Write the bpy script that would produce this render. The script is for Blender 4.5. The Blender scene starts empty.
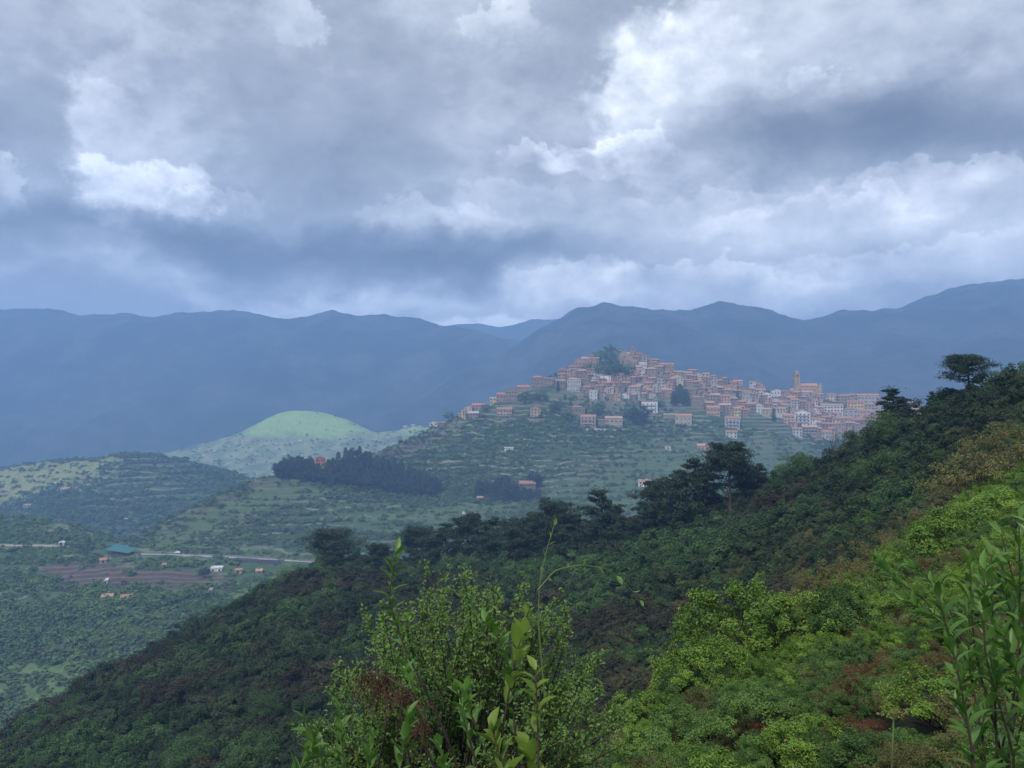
import bpy, math, random
import numpy as np

# ------------------------------------------------------------------ camera, sky, sun, exposure
SC = bpy.context.scene
COL = SC.collection
F = 774.0            # focal length in pixels of the 1024 px wide photograph
HY = 400.0           # row of the horizon
R = math.radians

cam_d = bpy.data.cameras.new('camera')
cam_d.sensor_width = 36.0
cam_d.lens = F / 1024 * 36.0
cam_d.shift_y = (HY - 384) / 1024
cam_d.clip_start = 0.1
cam_d.clip_end = 60000
cam = bpy.data.objects.new('camera', cam_d)
COL.objects.link(cam)
cam.location = (0, 0, 0)
cam.rotation_euler = (R(90), 0, 0)
SC.camera = cam

SUN_EL, SUN_AZ = 48.0, 205.0       # azimuth clockwise from +Y (the view direction)
SUN_STRENGTH, SUN_ANGLE = 2.4, 8.0
SKY_STRENGTH = 0.1
EXPOSURE = 0.65
HAZE_DENSITY = 0.00034
HAZE_COLOR = (0.34, 0.565, 0.98)

SC.view_settings.view_transform = 'Standard'
SC.view_settings.look = 'None'
SC.view_settings.gamma = 1
SC.view_settings.use_curve_mapping = False
SC.view_settings.exposure = EXPOSURE
cy = SC.cycles
cy.max_bounces = 6
cy.diffuse_bounces = 3
cy.glossy_bounces = 2
cy.transmission_bounces = 3
cy.volume_bounces = 2
cy.transparent_max_bounces = 8
cy.use_denoising = True
cy.denoising_prefilter = 'ACCURATE'

class NT:
    """small helper round a node tree"""
    def __init__(s, tree):
        s.t = tree
    def n(s, kind, ins=None, **props):
        nd = s.t.nodes.new(kind)
        for k, v in props.items():
            setattr(nd, k, v)
        for k, v in (ins or {}).items():
            sock = nd.inputs[k]
            if isinstance(v, bpy.types.NodeSocket):
                s.t.links.new(v, sock)
            else:
                sock.default_value = v
        return nd
    def math(s, op, a, b=0.0, c=None, clamp=False):
        ins = {0: a, 1: b}
        if c is not None:
            ins[2] = c
        nd = s.n('ShaderNodeMath', ins, operation=op)
        nd.use_clamp = clamp
        return nd.outputs[0]
    def vec(s, op, a, b=(0, 0, 0)):
        nd = s.n('ShaderNodeVectorMath', {0: a, 1: b}, operation=op)
        return nd.outputs['Value'] if op in ('LENGTH', 'DOT_PRODUCT') else nd.outputs[0]
    def noise(s, vec, scale, detail=4.0, rough=0.55, color=False):
        nd = s.n('ShaderNodeTexNoise', {'Vector': vec, 'Scale': scale, 'Detail': detail, 'Roughness': rough})
        return nd.outputs[1] if color else nd.outputs[0]
    def remap(s, v, a, b, c=0.0, d=1.0, smooth=True):
        nd = s.n('ShaderNodeMapRange', {0: v, 1: a, 2: b, 3: c, 4: d}, interpolation_type='SMOOTHSTEP' if smooth else 'LINEAR')
        return nd.outputs[0]
    def mix(s, fac, a, b):
        nd = s.n('ShaderNodeMix', None, data_type='RGBA')
        for i, v in ((0, fac), (6, a), (7, b)):
            if isinstance(v, bpy.types.NodeSocket):
                s.t.links.new(v, nd.inputs[i])
            else:
                nd.inputs[i].default_value = v if i == 0 else (*v[:3], 1)
        return nd.outputs[2]
    def ramp(s, fac, stops):
        nd = s.n('ShaderNodeValToRGB', {0: fac})
        e = nd.color_ramp.elements
        while len(e) < len(stops):
            e.new(0.5)
        for el, (p, c) in zip(e, stops):
            el.position = p
            el.color = (*c, 1)
        return nd.outputs[0]

def build_sky():
    """an overcast sky by direction: azimuth and elevation in degrees, cloud masses broken up by noise"""
    w = bpy.data.worlds.new('World')
    SC.world = w
    w.use_nodes = True
    w.node_tree.nodes.clear()
    g = NT(w.node_tree)
    d = g.n('ShaderNodeTexCoord').outputs['Generated']
    xyz = g.n('ShaderNodeSeparateXYZ', {0: d})
    az = g.math('MULTIPLY', g.math('ARCTAN2', xyz.outputs[0], xyz.outputs[1]), 180 / math.pi)
    el = g.math('MULTIPLY', g.math('ARCSINE', xyz.outputs[2]), 180 / math.pi)
    ae = g.n('ShaderNodeCombineXYZ', {0: az, 1: el, 2: 0.0}).outputs[0]
    def warp(amount, scale, detail, rough=0.6):
        nz = g.noise(g.vec('MULTIPLY', d, (1, 1, 1.25)), scale, detail, rough, True)
        return g.vec('MULTIPLY', g.vec('SUBTRACT', nz, (.5, .5, .5)), (amount, amount * .8, 0))
    hard = g.vec('ADD', g.vec('ADD', ae, warp(9.0, 7, 9, .62)), warp(5.0, 24, 5, .6))
    soft = g.vec('ADD', ae, warp(16.0, 3.2, 7, .6))
    def blob(px, py, rx, ry, amp, inner, outer, base, gx=0, gy=0):
        a0 = math.degrees(math.atan((px - 512) / F))
        e0 = math.degrees(math.atan((HY - py) / F * math.cos(math.radians(a0))))
        k = 57.3 / F
        v = g.vec('MULTIPLY', g.vec('SUBTRACT', base, (a0, e0, 0)), (1 / (rx * k), 1 / (ry * k), 0))
        o = g.remap(g.vec('LENGTH', v), inner, outer, amp, 0.0)
        if gx or gy:        # lit on one side, fading into the layer on the other
            o = g.math('MULTIPLY', o, g.math('ADD', g.vec('DOT_PRODUCT', v, (gx, gy, 0)), .5, clamp=True))
        return o
    L = g.remap(el, 6.0, 27.0, 0.58, 0.56, False)
    # broad light and dark masses
    for b in SKY_SOFT:
        L = g.math('ADD', L, blob(*b, 0.0, 1.15, soft))
    # puffs with a broken edge; their undersides are soft
    puff = None
    for b in SKY_HARD:
        v = blob(*b[:5], 0.74, 1.0, hard, *b[5:])
        puff = v if puff is None else g.math('ADD', puff, v)
    curl = g.noise(g.vec('MULTIPLY', d, (1, 1, 1.2)), 26.0, 8, .62)
    puff = g.math('MULTIPLY', puff, g.remap(curl, .3, .7, .50, 1.05, False))
    L = g.math('ADD', L, puff)
    tex = g.noise(g.vec('MULTIPLY', d, (1, 1, 1.9)), 5.0, 9, .6)
    tex2 = g.noise(g.vec('ADD', g.vec('MULTIPLY', d, (1, 1, 1.5)), warp(.02, 9, 4)), 13.0, 8, .62)
    L = g.math('ADD', L, g.remap(tex, .3, .7, -.13, .13, False))
    L = g.math('ADD', L, g.remap(tex2, .3, .7, -.09, .09, False))
    L = g.math('MAXIMUM', L, 0.0)
    cloud = g.ramp(L, [(0.0, (.098, .108, .122)), (.3, (.180, .190, .207)), (.55, (.31, .325, .345)), (.8, (.58, .595, .615)), (1.0, (.88, .885, .89))])
    cloud = g.vec('MULTIPLY', cloud, (.965, 1.0, 1.055))
    # a bluer cast low in the sky and towards the left
    blue = g.math('MULTIPLY', g.remap(az, 10, -35), g.remap(el, 22, 5, .15, .5))
    cloud = g.mix(blue, cloud, g.vec('MULTIPLY', cloud, (.82, .93, 1.12)))
    sky = g.n('ShaderNodeTexSky', sky_type='NISHITA', sun_disc=False, sun_elevation=R(SUN_EL), sun_rotation=R(SUN_AZ))
    cl = g.vec('MULTIPLY', cloud, (1 / SKY_STRENGTH,) * 3)
    below = g.remap(el, -3, -12)
    cl = g.mix(below, cl, (1.0, 1.2, 1.4))
    # an overcast sky is brightest overhead
    cl = g.n('ShaderNodeVectorMath', {0: cl, 'Scale': g.remap(el, 28, 65, 1.0, 2.2)}, operation='SCALE').outputs[0]
    colr = g.mix(0.93, sky.outputs[0], cl)
    bg = g.n('ShaderNodeBackground', {0: colr, 1: SKY_STRENGTH})
    out = g.n('ShaderNodeOutputWorld', {0: bg.outputs[0]})

SKY_SOFT = [
    (930, 215, 190, 34, .14), (820, 250, 240, 30, .14), (1010, 250, 120, 40, .12), (700, 235, 120, 30, .08),
    (835, 140, 175, 60, -.40), (960, 115, 150, 50, -.20), (740, 165, 90, 40, -.20),
    (330, 256, 290, 28, -.42), (120, 245, 180, 24, -.22), (460, 254, 180, 28, -.28), (30, 262, 150, 16, -.10), (150, 286, 230, 12, .10), (330, 298, 200, 12, .12),
    (350, 150, 140, 90, -.12), (430, 60, 120, 60, -.10), (40, 90, 60, 90, -.05), (560, 60, 46, 60, -.10),
    (470, 300, 200, 16, .16), (220, 300, 140, 10, .06), (560, 285, 100, 22, .16), (740, 292, 200, 22, .16), (950, 280, 140, 20, .10),
    (60, 20, 130, 40, .10), (780, 50, 150, 70, .12), (940, 30, 150, 60, .10),
    (480, 317, 80, 10, .55), (440, 215, 140, 40, .08),
]
SKY_HARD = [
    (158, 128, 95, 88, .24, -.45, .15), (150, 190, 66, 34, .44, -.1, .45), (212, 206, 60, 22, .22, 0, .5), (108, 120, 44, 36, .16, -.3, .3), (5, 192, 30, 24, .32, 0, .4),
    (282, 8, 38, 36, .30, .2, .3), (505, 25, 44, 18, .24, 0, .4), (676, 95, 96, 92, .38, -.40, .20), (640, 55, 60, 50, .14, -.3, .3), (612, 152, 78, 24, .28, -.3, .4), (548, 152, 44, 14, .26, 0, .3),
    (760, 40, 140, 66, .16, -.2, .2), (815, 80, 30, 18, .18, 0, .3), (945, 190, 130, 24, .30, 0, .5), (820, 225, 140, 22, .20, 0, .5), (700, 212, 110, 22, .16, 0, .5),
    (440, 230, 100, 24, .18, 0, .5), (505, 205, 74, 26, .14, 0, .4), (560, 290, 100, 22, .20, 0, .5), (720, 292, 140, 26, .22, 0, .5), (910, 270, 170, 28, .18, 0, .5),
]
build_sky()

sun_d = bpy.data.lights.new('sun', 'SUN')
sun_d.energy = SUN_STRENGTH
sun_d.angle = R(SUN_ANGLE)
sun_d.color = (1.0, 0.95, 0.88)
sun = bpy.data.objects.new('sun', sun_d)
COL.objects.link(sun)
sun.rotation_euler = (R(90 - SUN_EL), 0, R(180 - SUN_AZ))
sun.location = (0, -20, 60)

# ------------------------------------------------------------------ helpers
def P(px, py, Y):
    """the point at depth Y (m) that the photograph shows at pixel px, py"""
    return np.array([(px - 512) / F * Y, Y, (HY - py) / F * Y])

def _hash(ix, iy, seed):
    h = (ix.astype(np.int64) * 374761393 + iy.astype(np.int64) * 668265263 + seed * 144665) & 0x7fffffff
    h = ((h ^ (h >> 13)) * 1274126177) & 0x7fffffff
    h = h ^ (h >> 16)
    return (h & 0xffff) / 65535.0

def vnoise(x, y, seed=0):
    ix, iy = np.floor(x), np.floor(y)
    fx, fy = x - ix, y - iy
    fx, fy = fx * fx * (3 - 2 * fx), fy * fy * (3 - 2 * fy)
    a, b = _hash(ix, iy, seed), _hash(ix + 1, iy, seed)
    c, d = _hash(ix, iy + 1, seed), _hash(ix + 1, iy + 1, seed)
    return (a + (b - a) * fx) * (1 - fy) + (c + (d - c) * fx) * fy

def fbm(x, y, octaves=4, seed=0, ridged=False):
    t, amp, tot = 0, 1.0, 0
    for o in range(octaves):
        v = vnoise(x * 2 ** o + 17.3 * o, y * 2 ** o - 9.1 * o, seed + o)
        if ridged:
            v = 1 - abs(2 * v - 1)
        t = t + amp * v
        tot += amp
        amp *= .5
    return t / tot

def quad_mesh(name, V, Q, mats=(), midx=None, smooth=False, tone=None):
    """a mesh of quads from arrays"""
    me = bpy.data.meshes.new(name)
    V = np.asarray(V, np.float32)
    Q = np.asarray(Q, np.int32)
    me.vertices.add(len(V))
    me.vertices.foreach_set('co', V.ravel())
    me.loops.add(Q.size)
    me.loops.foreach_set('vertex_index', Q.ravel())
    me.polygons.add(len(Q))
    me.polygons.foreach_set('loop_start', np.arange(len(Q), dtype=np.int32) * Q.shape[1])
    for m in mats:
        me.materials.append(m)
    if midx is not None:
        me.polygons.foreach_set('material_index', np.asarray(midx, np.int32))
    me.update(calc_edges=True)
    me.polygons.foreach_set('use_smooth', np.full(len(Q), smooth))
    if tone is not None:
        a = me.attributes.new('tone', 'FLOAT', 'FACE')
        a.data.foreach_set('value', np.asarray(tone, np.float32))
    return me

class MB:
    """collects boxes, tubes and polygons into one mesh"""
    def __init__(s):
        s.v, s.f, s.m = [], [], []
    def poly(s, pts, faces, mi=0):
        o = len(s.v)
        s.v += [tuple(map(float, p)) for p in pts]
        for f in faces:
            s.f.append([o + i for i in f])
            s.m.append(mi)
    def box(s, x0, x1, y0, y1, z0, z1, mi=0):
        s.poly([(x0, y0, z0), (x1, y0, z0), (x1, y1, z0), (x0, y1, z0), (x0, y0, z1), (x1, y0, z1), (x1, y1, z1), (x0, y1, z1)],
               [(0, 3, 2, 1), (4, 5, 6, 7), (0, 1, 5, 4), (1, 2, 6, 5), (2, 3, 7, 6), (3, 0, 4, 7)], mi)
    def tube(s, pts, rad, sides=5, mi=0):
        pts = np.asarray(pts, float)
        n = len(pts)
        rad = np.broadcast_to(rad, (n,))
        ring = []
        for i in range(n):
            t = pts[min(i + 1, n - 1)] - pts[max(i - 1, 0)]
            t = t / (np.linalg.norm(t) + 1e-9)
            a = np.cross(t, (0, 0, 1) if abs(t[2]) < .9 else (1, 0, 0))
            a /= np.linalg.norm(a)
            b = np.cross(t, a)
            for k in range(sides):
                q = 2 * math.pi * k / sides
                ring.append(pts[i] + rad[i] * (math.cos(q) * a + math.sin(q) * b))
        fs = []
        for i in range(n - 1):
            for k in range(sides):
                fs.append((i * sides + k, i * sides + (k + 1) % sides, (i + 1) * sides + (k + 1) % sides, (i + 1) * sides + k))
        fs.append(tuple(range((n - 1) * sides, n * sides)))
        s.poly(ring, fs, mi)
    def mesh(s, name, mats, smooth=False):
        me = bpy.data.meshes.new(name)
        me.from_pydata(s.v, [], s.f)
        for m in mats:
            me.materials.append(m)
        me.polygons.foreach_set('material_index', s.m)
        if smooth:
            me.polygons.foreach_set('use_smooth', [True] * len(s.f))
        me.update()
        return me

def link(name, mesh, parent=None):
    o = bpy.data.objects.new(name, mesh)
    COL.objects.link(o)
    if parent is not None:
        o.parent = parent
    return o

def tag(o, label=None, cat=None, group=None, kind=None):
    for k, v in (('label', label), ('category', cat), ('group', group), ('kind', kind)):
        if v:
            o[k] = v
    return o

def empty(name, loc=(0, 0, 0), rz=0.0, scale=1.0):
    o = bpy.data.objects.new(name, None)
    o.empty_display_size = .3
    COL.objects.link(o)
    o.location = [float(c) for c in loc]
    o.rotation_euler = (0, 0, rz)
    o.scale = (scale,) * 3 if np.isscalar(scale) else scale
    return o

# ------------------------------------------------------------------ terrain as lofted slopes
class Slope:
    """rows (near to far) of [px, py, Y] outline points, lofted to a real surface"""
    def __init__(s, name, rows, px0, px1, nu, nv, amp=0.0, size=20.0, ridged=False, terrace=None, blur=14, seed=1, octaves=5):
        s.name, s.px0, s.px1, s.nu = name, px0, px1, nu
        px = np.linspace(px0, px1, nu)
        step = (px1 - px0) / (nu - 1)
        k = max(1, int(blur / step))
        ker = np.hanning(2 * k + 1)[1:-1] if k > 1 else np.ones(1)
        ker = ker / ker.sum()
        rp = []
        for r in rows:
            r = np.array(r, float)
            def ev(c):
                v = np.interp(px, r[:, 0], r[:, c])
                return np.convolve(np.pad(v, len(ker) // 2, mode='edge'), ker, 'valid')
            py, Y = ev(1), ev(2)
            rp.append(np.stack([(px - 512) / F * Y, Y, (HY - py) / F * Y], -1))
        rp = np.array(rp)                       # rows x nu x 3
        n = len(rp)
        per = nv if hasattr(nv, '__len__') else [nv] * (n - 1)
        out = []
        for i in range(n - 1):
            p0, p1, p2, p3 = rp[max(i - 1, 0)], rp[i], rp[i + 1], rp[min(i + 2, n - 1)]
            for j in range(per[i]):
                t = j / per[i]
                h = .5 * ((2 * p1) + (-p0 + p2) * t + (2 * p0 - 5 * p1 + 4 * p2 - p3) * t * t + (-p0 + 3 * p1 - 3 * p2 + p3) * t ** 3)
                lin = p1 + (p2 - p1) * t
                out.append(.55 * h + .45 * lin)
        out.append(rp[-1])
        G = np.array(out)
        if amp:
            nz = fbm(G[..., 0] / size, G[..., 1] / size, octaves, seed, ridged) - (.62 if ridged else .5)
            G[..., 2] += amp * 2 * nz
        s.crest = sum(per[:-1])
        if terrace:
            h, mask, zone = terrace
            z = G[..., 2] + 1.6 * (fbm(G[..., 0] / 60, G[..., 1] / 60, 3, 77) - .5) * 2
            q = z / h
            fr = q - np.floor(q)
            st = np.floor(q) + np.clip((fr - .62) / .38, 0, 1) ** 1.0 - q
            w = np.clip((fbm(G[..., 0] / 90, G[..., 1] / 90, 3, 5) - mask) / .12, 0, 1)
            if zone is not None:
                w = np.maximum(w * .5, zone(np.broadcast_to(px, G.shape[:2]), HY - G[..., 2] / G[..., 1] * F))
            G[..., 2] += st * h * w
        s.G, s.px = G, px
        s.py = HY - G[..., 2] / G[..., 1] * F
        # rows seen from the road: nothing nearer on the same slope stands higher in the view
        run = np.minimum.accumulate(s.py, axis=0)
        s.seen = s.py <= run + 1.5
    def at(s, px, py):
        """first point of the surface met at that pixel, and its depth"""
        c = (px - s.px0) / (s.px1 - s.px0) * (s.nu - 1)
        c = min(max(c, 0), s.nu - 1.001)
        i = int(c); f = c - i
        g = s.G[:, i] * (1 - f) + s.G[:, i + 1] * f
        y = HY - g[:, 2] / g[:, 1] * F
        for j in range(1, s.crest + 1):
            if y[j] <= py <= y[j - 1] or (y[j] <= py and j == 1):
                t = (y[j - 1] - py) / (y[j - 1] - y[j] + 1e-9)
                t = min(max(t, 0), 1)
                return g[j - 1] + (g[j] - g[j - 1]) * t
        j = int(np.argmin(y[:s.crest + 1]))
        return g[j]
    def build(s, mats, zones=None, kind='structure'):
        nvv, nu = s.G.shape[:2]
        idx = np.arange(nvv * nu).reshape(nvv, nu)
        Q = np.stack([idx[:-1, :-1], idx[:-1, 1:], idx[1:, 1:], idx[1:, :-1]], -1).reshape(-1, 4)
        me = quad_mesh(s.name, s.G.reshape(-1, 3), Q, mats, smooth=True)
        for nm, fn in (zones or {}).items():
            a = me.attributes.new(nm, 'FLOAT', 'POINT')
            a.data.foreach_set('value', fn(np.broadcast_to(s.px, s.py.shape), s.py).astype(np.float32).ravel())
        o = link(s.name, me)
        tag(o, kind=kind)
        return o
    def sample(s, n, rng, mask=None, power=1.0, rows=None):
        """n random seen points of the surface, evenly by area; MASK(px, py) -> chance"""
        a = s.G[:-1, :-1]; b = s.G[:-1, 1:]; c = s.G[1:, :-1]
        area = np.linalg.norm(np.cross(b - a, c - a), axis=-1)
        wgt = area * s.seen[:-1, :-1] / a[..., 1] ** (2 * (1 - power))
        wgt[s.crest + 2:] = 0
        ppx = np.broadcast_to(s.px[:-1], wgt.shape)
        ppy = s.py[:-1, :-1]
        wgt = wgt * ((ppx > -90) & (ppx < 1114) & (ppy < 860))
        if mask is not None:
            wgt = wgt * np.clip(mask(ppx, ppy), 0, None)
        p = (wgt / wgt.sum()).ravel()
        k = rng.choice(len(p), n, p=p)
        i, j = np.unravel_index(k, wgt.shape)
        u, v = rng.random((2, n, 1))
        return a[i, j] + (b[i, j] - a[i, j]) * u + (c[i, j] - a[i, j]) * v

def poly_zone(pts, soft=4.0):
    """a soft mask inside a polygon given in photograph pixels of the slope it lies on"""
    pts = np.array(pts, float)
    def fn(px, py):
        px, py = np.asarray(px, float), np.asarray(py, float)
        inside = np.zeros(px.shape, bool)
        dist = np.full(px.shape, 1e9)
        n = len(pts)
        for i in range(n):
            x1, y1 = pts[i]; x2, y2 = pts[(i + 1) % n]
            cond = (y1 > py) != (y2 > py)
            xi = (x2 - x1) * (py - y1) / (y2 - y1 + 1e-12) + x1
            inside ^= cond & (px < xi)
            t = np.clip(((px - x1) * (x2 - x1) + (py - y1) * (y2 - y1)) / ((x2 - x1) ** 2 + (y2 - y1) ** 2 + 1e-9), 0, 1)
            dist = np.minimum(dist, np.hypot(px - x1 - t * (x2 - x1), py - y1 - t * (y2 - y1)))
        sd = np.where(inside, dist, -dist)
        return np.clip(sd / soft * .5 + .5, 0, 1)
    return fn

def any_zone(*fns):
    return lambda px, py: np.maximum.reduce([f(px, py) for f in fns])

# ------------------------------------------------------------------ materials
def new_mat(name):
    m = bpy.data.materials.new(name)
    m.use_nodes = True
    m.node_tree.nodes.clear()
    return m, NT(m.node_tree)

def finish(g, bsdf, disp=None):
    o = g.n('ShaderNodeOutputMaterial', {0: bsdf})

def leaf_mat(name, dark, light, hue_var=.5, rough=.55, trans=.3, spec=.3):
    m, g = new_mat(name)
    tone = g.n('ShaderNodeAttribute', attribute_name='tone').outputs['Fac']
    rnd = g.n('ShaderNodeObjectInfo').outputs['Random']
    f = g.math('ADD', g.math('MULTIPLY', tone, .65), g.math('MULTIPLY', g.math('SUBTRACT', rnd, .5), hue_var), clamp=True)
    f = g.math('ADD', f, .1, clamp=True)
    c = g.mix(f, dark, light)
    b = g.n('ShaderNodeBsdfPrincipled', {'Base Color': c, 'Roughness': rough, 'Specular IOR Level': spec})
    if trans:
        t = g.n('ShaderNodeBsdfTranslucent', {'Color': g.vec('MULTIPLY', c, (1.25, 1.3, .8))})
        b = g.n('ShaderNodeMixShader', {0: trans, 1: b.outputs[0], 2: t.outputs[0]})
    finish(g, b.outputs[0])
    return m

def plain_mat(name, c, rough=.8, var=.25, scale=1.5, spec=.3):
    m, g = new_mat(name)
    pos = g.n('ShaderNodeTexCoord').outputs['Object']
    n1 = g.noise(pos, scale, 5, .6)
    rnd = g.n('ShaderNodeObjectInfo').outputs['Random']
    k = g.math('ADD', g.remap(n1, .3, .7, 1 - var, 1 + var, False), g.math('MULTIPLY', g.math('SUBTRACT', rnd, .5), var))
    col = g.n('ShaderNodeVectorMath', {0: c, 'Scale': k}, operation='SCALE').outputs[0]
    b = g.n('ShaderNodeBsdfPrincipled', {'Base Color': col, 'Roughness': rough, 'Specular IOR Level': spec})
    finish(g, b.outputs[0])
    return m

def terrain_mat(name, cols, scales=(.004, .02, .12), soil=(.09, .065, .055), steep=None, stripes=None):
    """cols: dark cover, mid cover, grass; noise patches of three sizes, soil where the 'soil' attribute says so"""
    m, g = new_mat(name)
    geo = g.n('ShaderNodeNewGeometry')
    pos = geo.outputs['Position']
    n1, n2, n3 = (g.noise(pos, s_, 5, .6) for s_ in scales)
    c = g.mix(g.remap(n1, .40, .60), cols[0], cols[1])
    c = g.mix(g.math('MULTIPLY', g.remap(n2, .42, .62), .8), c, cols[2])
    c = g.mix(g.math('MULTIPLY', g.remap(n3, .4, .62), .5), c, cols[0])
    if stripes:
        z = g.n('ShaderNodeSeparateXYZ', {0: pos}).outputs[2]
        ph = g.math('ADD', g.math('MULTIPLY', z, 1 / stripes[0]), g.math('MULTIPLY', n1, 5.0))
        fr = g.math('FRACT', ph)
        mk = g.math('MULTIPLY', g.remap(g.math('ABSOLUTE', g.math('SUBTRACT', fr, .82)), .16, .09), g.remap(g.noise(pos, .03, 4, .6), .38, .52, .15, 1.0))
        c = g.mix(g.math('MULTIPLY', mk, g.remap(n3, .25, .55)), c, stripes[1])
    if steep:
        nz = g.n('ShaderNodeSeparateXYZ', {0: geo.outputs['True Normal']}).outputs[2]
        c = g.mix(g.remap(nz, .80, .62, 0, .75), c, steep)
    att = g.n('ShaderNodeAttribute', attribute_name='soil').outputs['Fac']
    # ploughed strips across the field, with paler banks and a few grassy ones
    yy = g.n('ShaderNodeSeparateXYZ', {0: pos}).outputs[1]
    row = g.math('SINE', g.math('ADD', g.math('MULTIPLY', yy, .62), g.math('MULTIPLY', n2, 6.0)))
    sc = g.mix(g.remap(n3, .35, .65), soil, [v * .6 for v in soil])
    sc = g.mix(g.math('MULTIPLY', g.remap(row, .45, .9), .5), sc, [v * 1.9 for v in soil])
    sc = g.mix(g.math('MULTIPLY', g.remap(row, -.55, -.95), .7), sc, (.045, .062, .03))
    c = g.mix(att, c, sc)
    mead = g.n('ShaderNodeAttribute', attribute_name='meadow').outputs['Fac']  # real grass patches, and sunlit ground painted as paler colour on two hills
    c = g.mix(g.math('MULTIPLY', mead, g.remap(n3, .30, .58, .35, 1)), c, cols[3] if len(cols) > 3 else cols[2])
    b = g.n('ShaderNodeBsdfPrincipled', {'Base Color': c, 'Roughness': .9, 'Specular IOR Level': .1})
    finish(g, b.outputs[0])
    return m

# ------------------------------------------------------------------ the land
GRASS, SCRUB, DARK = (.060, .095, .035), (.040, .065, .030), (.022, .036, .020)

ground_m = terrain_mat('valley_ground', [DARK, SCRUB, GRASS])
gm = MB(); gm.poly([(-11000, -2500, -300), (11000, -2500, -300), (11000, 13000, -300), (-11000, 13000, -300)], [(0, 1, 2, 3)])
g0 = link('ground', gm.mesh('ground', [ground_m])); tag(g0, kind='structure')

S_village = Slope('village_hill', [
    [(60, 612, 560), (250, 604, 560), (400, 614, 540), (600, 640, 520), (1150, 690, 520)],
    [(60, 566, 590), (120, 562, 600), (250, 559, 600), (400, 569, 575), (600, 592, 560), (1150, 640, 550)],
    [(60, 562, 600), (120, 558, 612), (250, 549, 610), (350, 548, 610), (450, 532, 640), (600, 540, 650), (800, 558, 660), (1150, 590, 670)],
    [(60, 562, 615), (120, 554, 628), (190, 532, 650), (250, 518, 668), (350, 513, 690), (450, 482, 780), (550, 480, 790), (650, 480, 800), (800, 490, 820), (1150, 510, 830)],
    [(60, 562, 630), (120, 550, 650), (190, 518, 680), (250, 492, 720), (300, 478, 745), (350, 470, 770), (420, 450, 860), (470, 424, 915), (530, 415, 930), (600, 420, 930), (640, 422, 935), (700, 423, 935), (760, 428, 940), (830, 444, 950), (900, 440, 960), (1150, 455, 970)],
    [(60, 562, 645), (120, 546, 670), (190, 507, 700), (250, 480, 735), (300, 470, 765), (350, 462, 790), (420, 434, 880), (450, 420, 930), (500, 401, 960), (540, 387, 980), (575, 370, 1000), (600, 360, 1010), (630, 360, 1010), (650, 366, 1010), (680, 376, 1012), (720, 386, 1015), (780, 397, 1020), (850, 401, 1030), (900, 405, 1040), (1150, 425, 1060)],
    [(60, 620, 760), (250, 520, 840), (450, 455, 1030), (600, 400, 1110), (780, 430, 1130), (1150, 460, 1170)],
    [(60, 760, 900), (250, 700, 980), (450, 640, 1200), (600, 620, 1300), (1150, 620, 1300)],
], -0 + 60, 1150, 420, [8, 14, 70, 110, 90, 16, 8], amp=3.0, size=70, seed=3,
    terrace=(4.2, .52, any_zone(poly_zone([(120, 560), (200, 500), (290, 480), (330, 500), (230, 530), (200, 560)], 10),
                                poly_zone([(560, 470), (640, 435), (800, 440), (840, 490), (800, 520), (640, 520), (560, 500)], 12))))
S_valley = Slope('valley_slope', [
    [(-260, 920, 280), (300, 920, 270), (760, 920, 250)],
    [(-260, 770, 335), (0, 745, 340), (200, 735, 340), (350, 740, 340), (760, 800, 320)],
    [(-260, 645, 430), (0, 640, 430), (200, 626, 430), (350, 640, 420), (760, 740, 390)],
    [(-260, 592, 510), (0, 592, 510), (120, 590, 510), (220, 585, 510), (350, 600, 500), (760, 660, 450)],
    [(-260, 562, 570), (0, 565, 570), (100, 562, 570), (200, 563, 565), (300, 570, 560), (420, 582, 550), (760, 640, 500)],
    [(-260, 514, 690), (0, 518, 690), (50, 519, 690), (90, 530, 675), (120, 541, 650), (150, 548, 630), (220, 554, 600), (330, 562, 585), (450, 574, 570), (760, 620, 540)],
    [(-260, 600, 790), (0, 580, 790), (120, 580, 760), (330, 600, 690), (760, 660, 640)],
    [(-260, 800, 900), (330, 800, 800), (760, 800, 760)],
], -260, 760, 420, [10, 60, 60, 50, 50, 12, 6], amp=3.5, size=55, seed=11, terrace=(3.0, .5, None))
S_left = Slope('wooded_hill', [
    [(-330, 640, 780), (100, 620, 800), (300, 580, 820), (470, 560, 850)],
    [(-330, 548, 950), (0, 543, 950), (150, 528, 950), (250, 512, 970), (470, 505, 1000)],
    [(-330, 502, 1080), (0, 500, 1080), (120, 486, 1080), (200, 489, 1090), (470, 495, 1100)],
    [(-330, 475, 1200), (-100, 470, 1200), (0, 466, 1200), (50, 458, 1200), (90, 456, 1200), (130, 451, 1180), (170, 455, 1170), (210, 468, 1170), (260, 480, 1180), (300, 492, 1180), (470, 502, 1180)],
    [(-330, 520, 1420), (0, 510, 1420), (130, 495, 1400), (300, 530, 1400), (470, 540, 1400)],
    [(-330, 640, 1700), (470, 640, 1700)],
], -330, 470, 300, [10, 50, 50, 14, 6], amp=9, size=150, seed=21)
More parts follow.
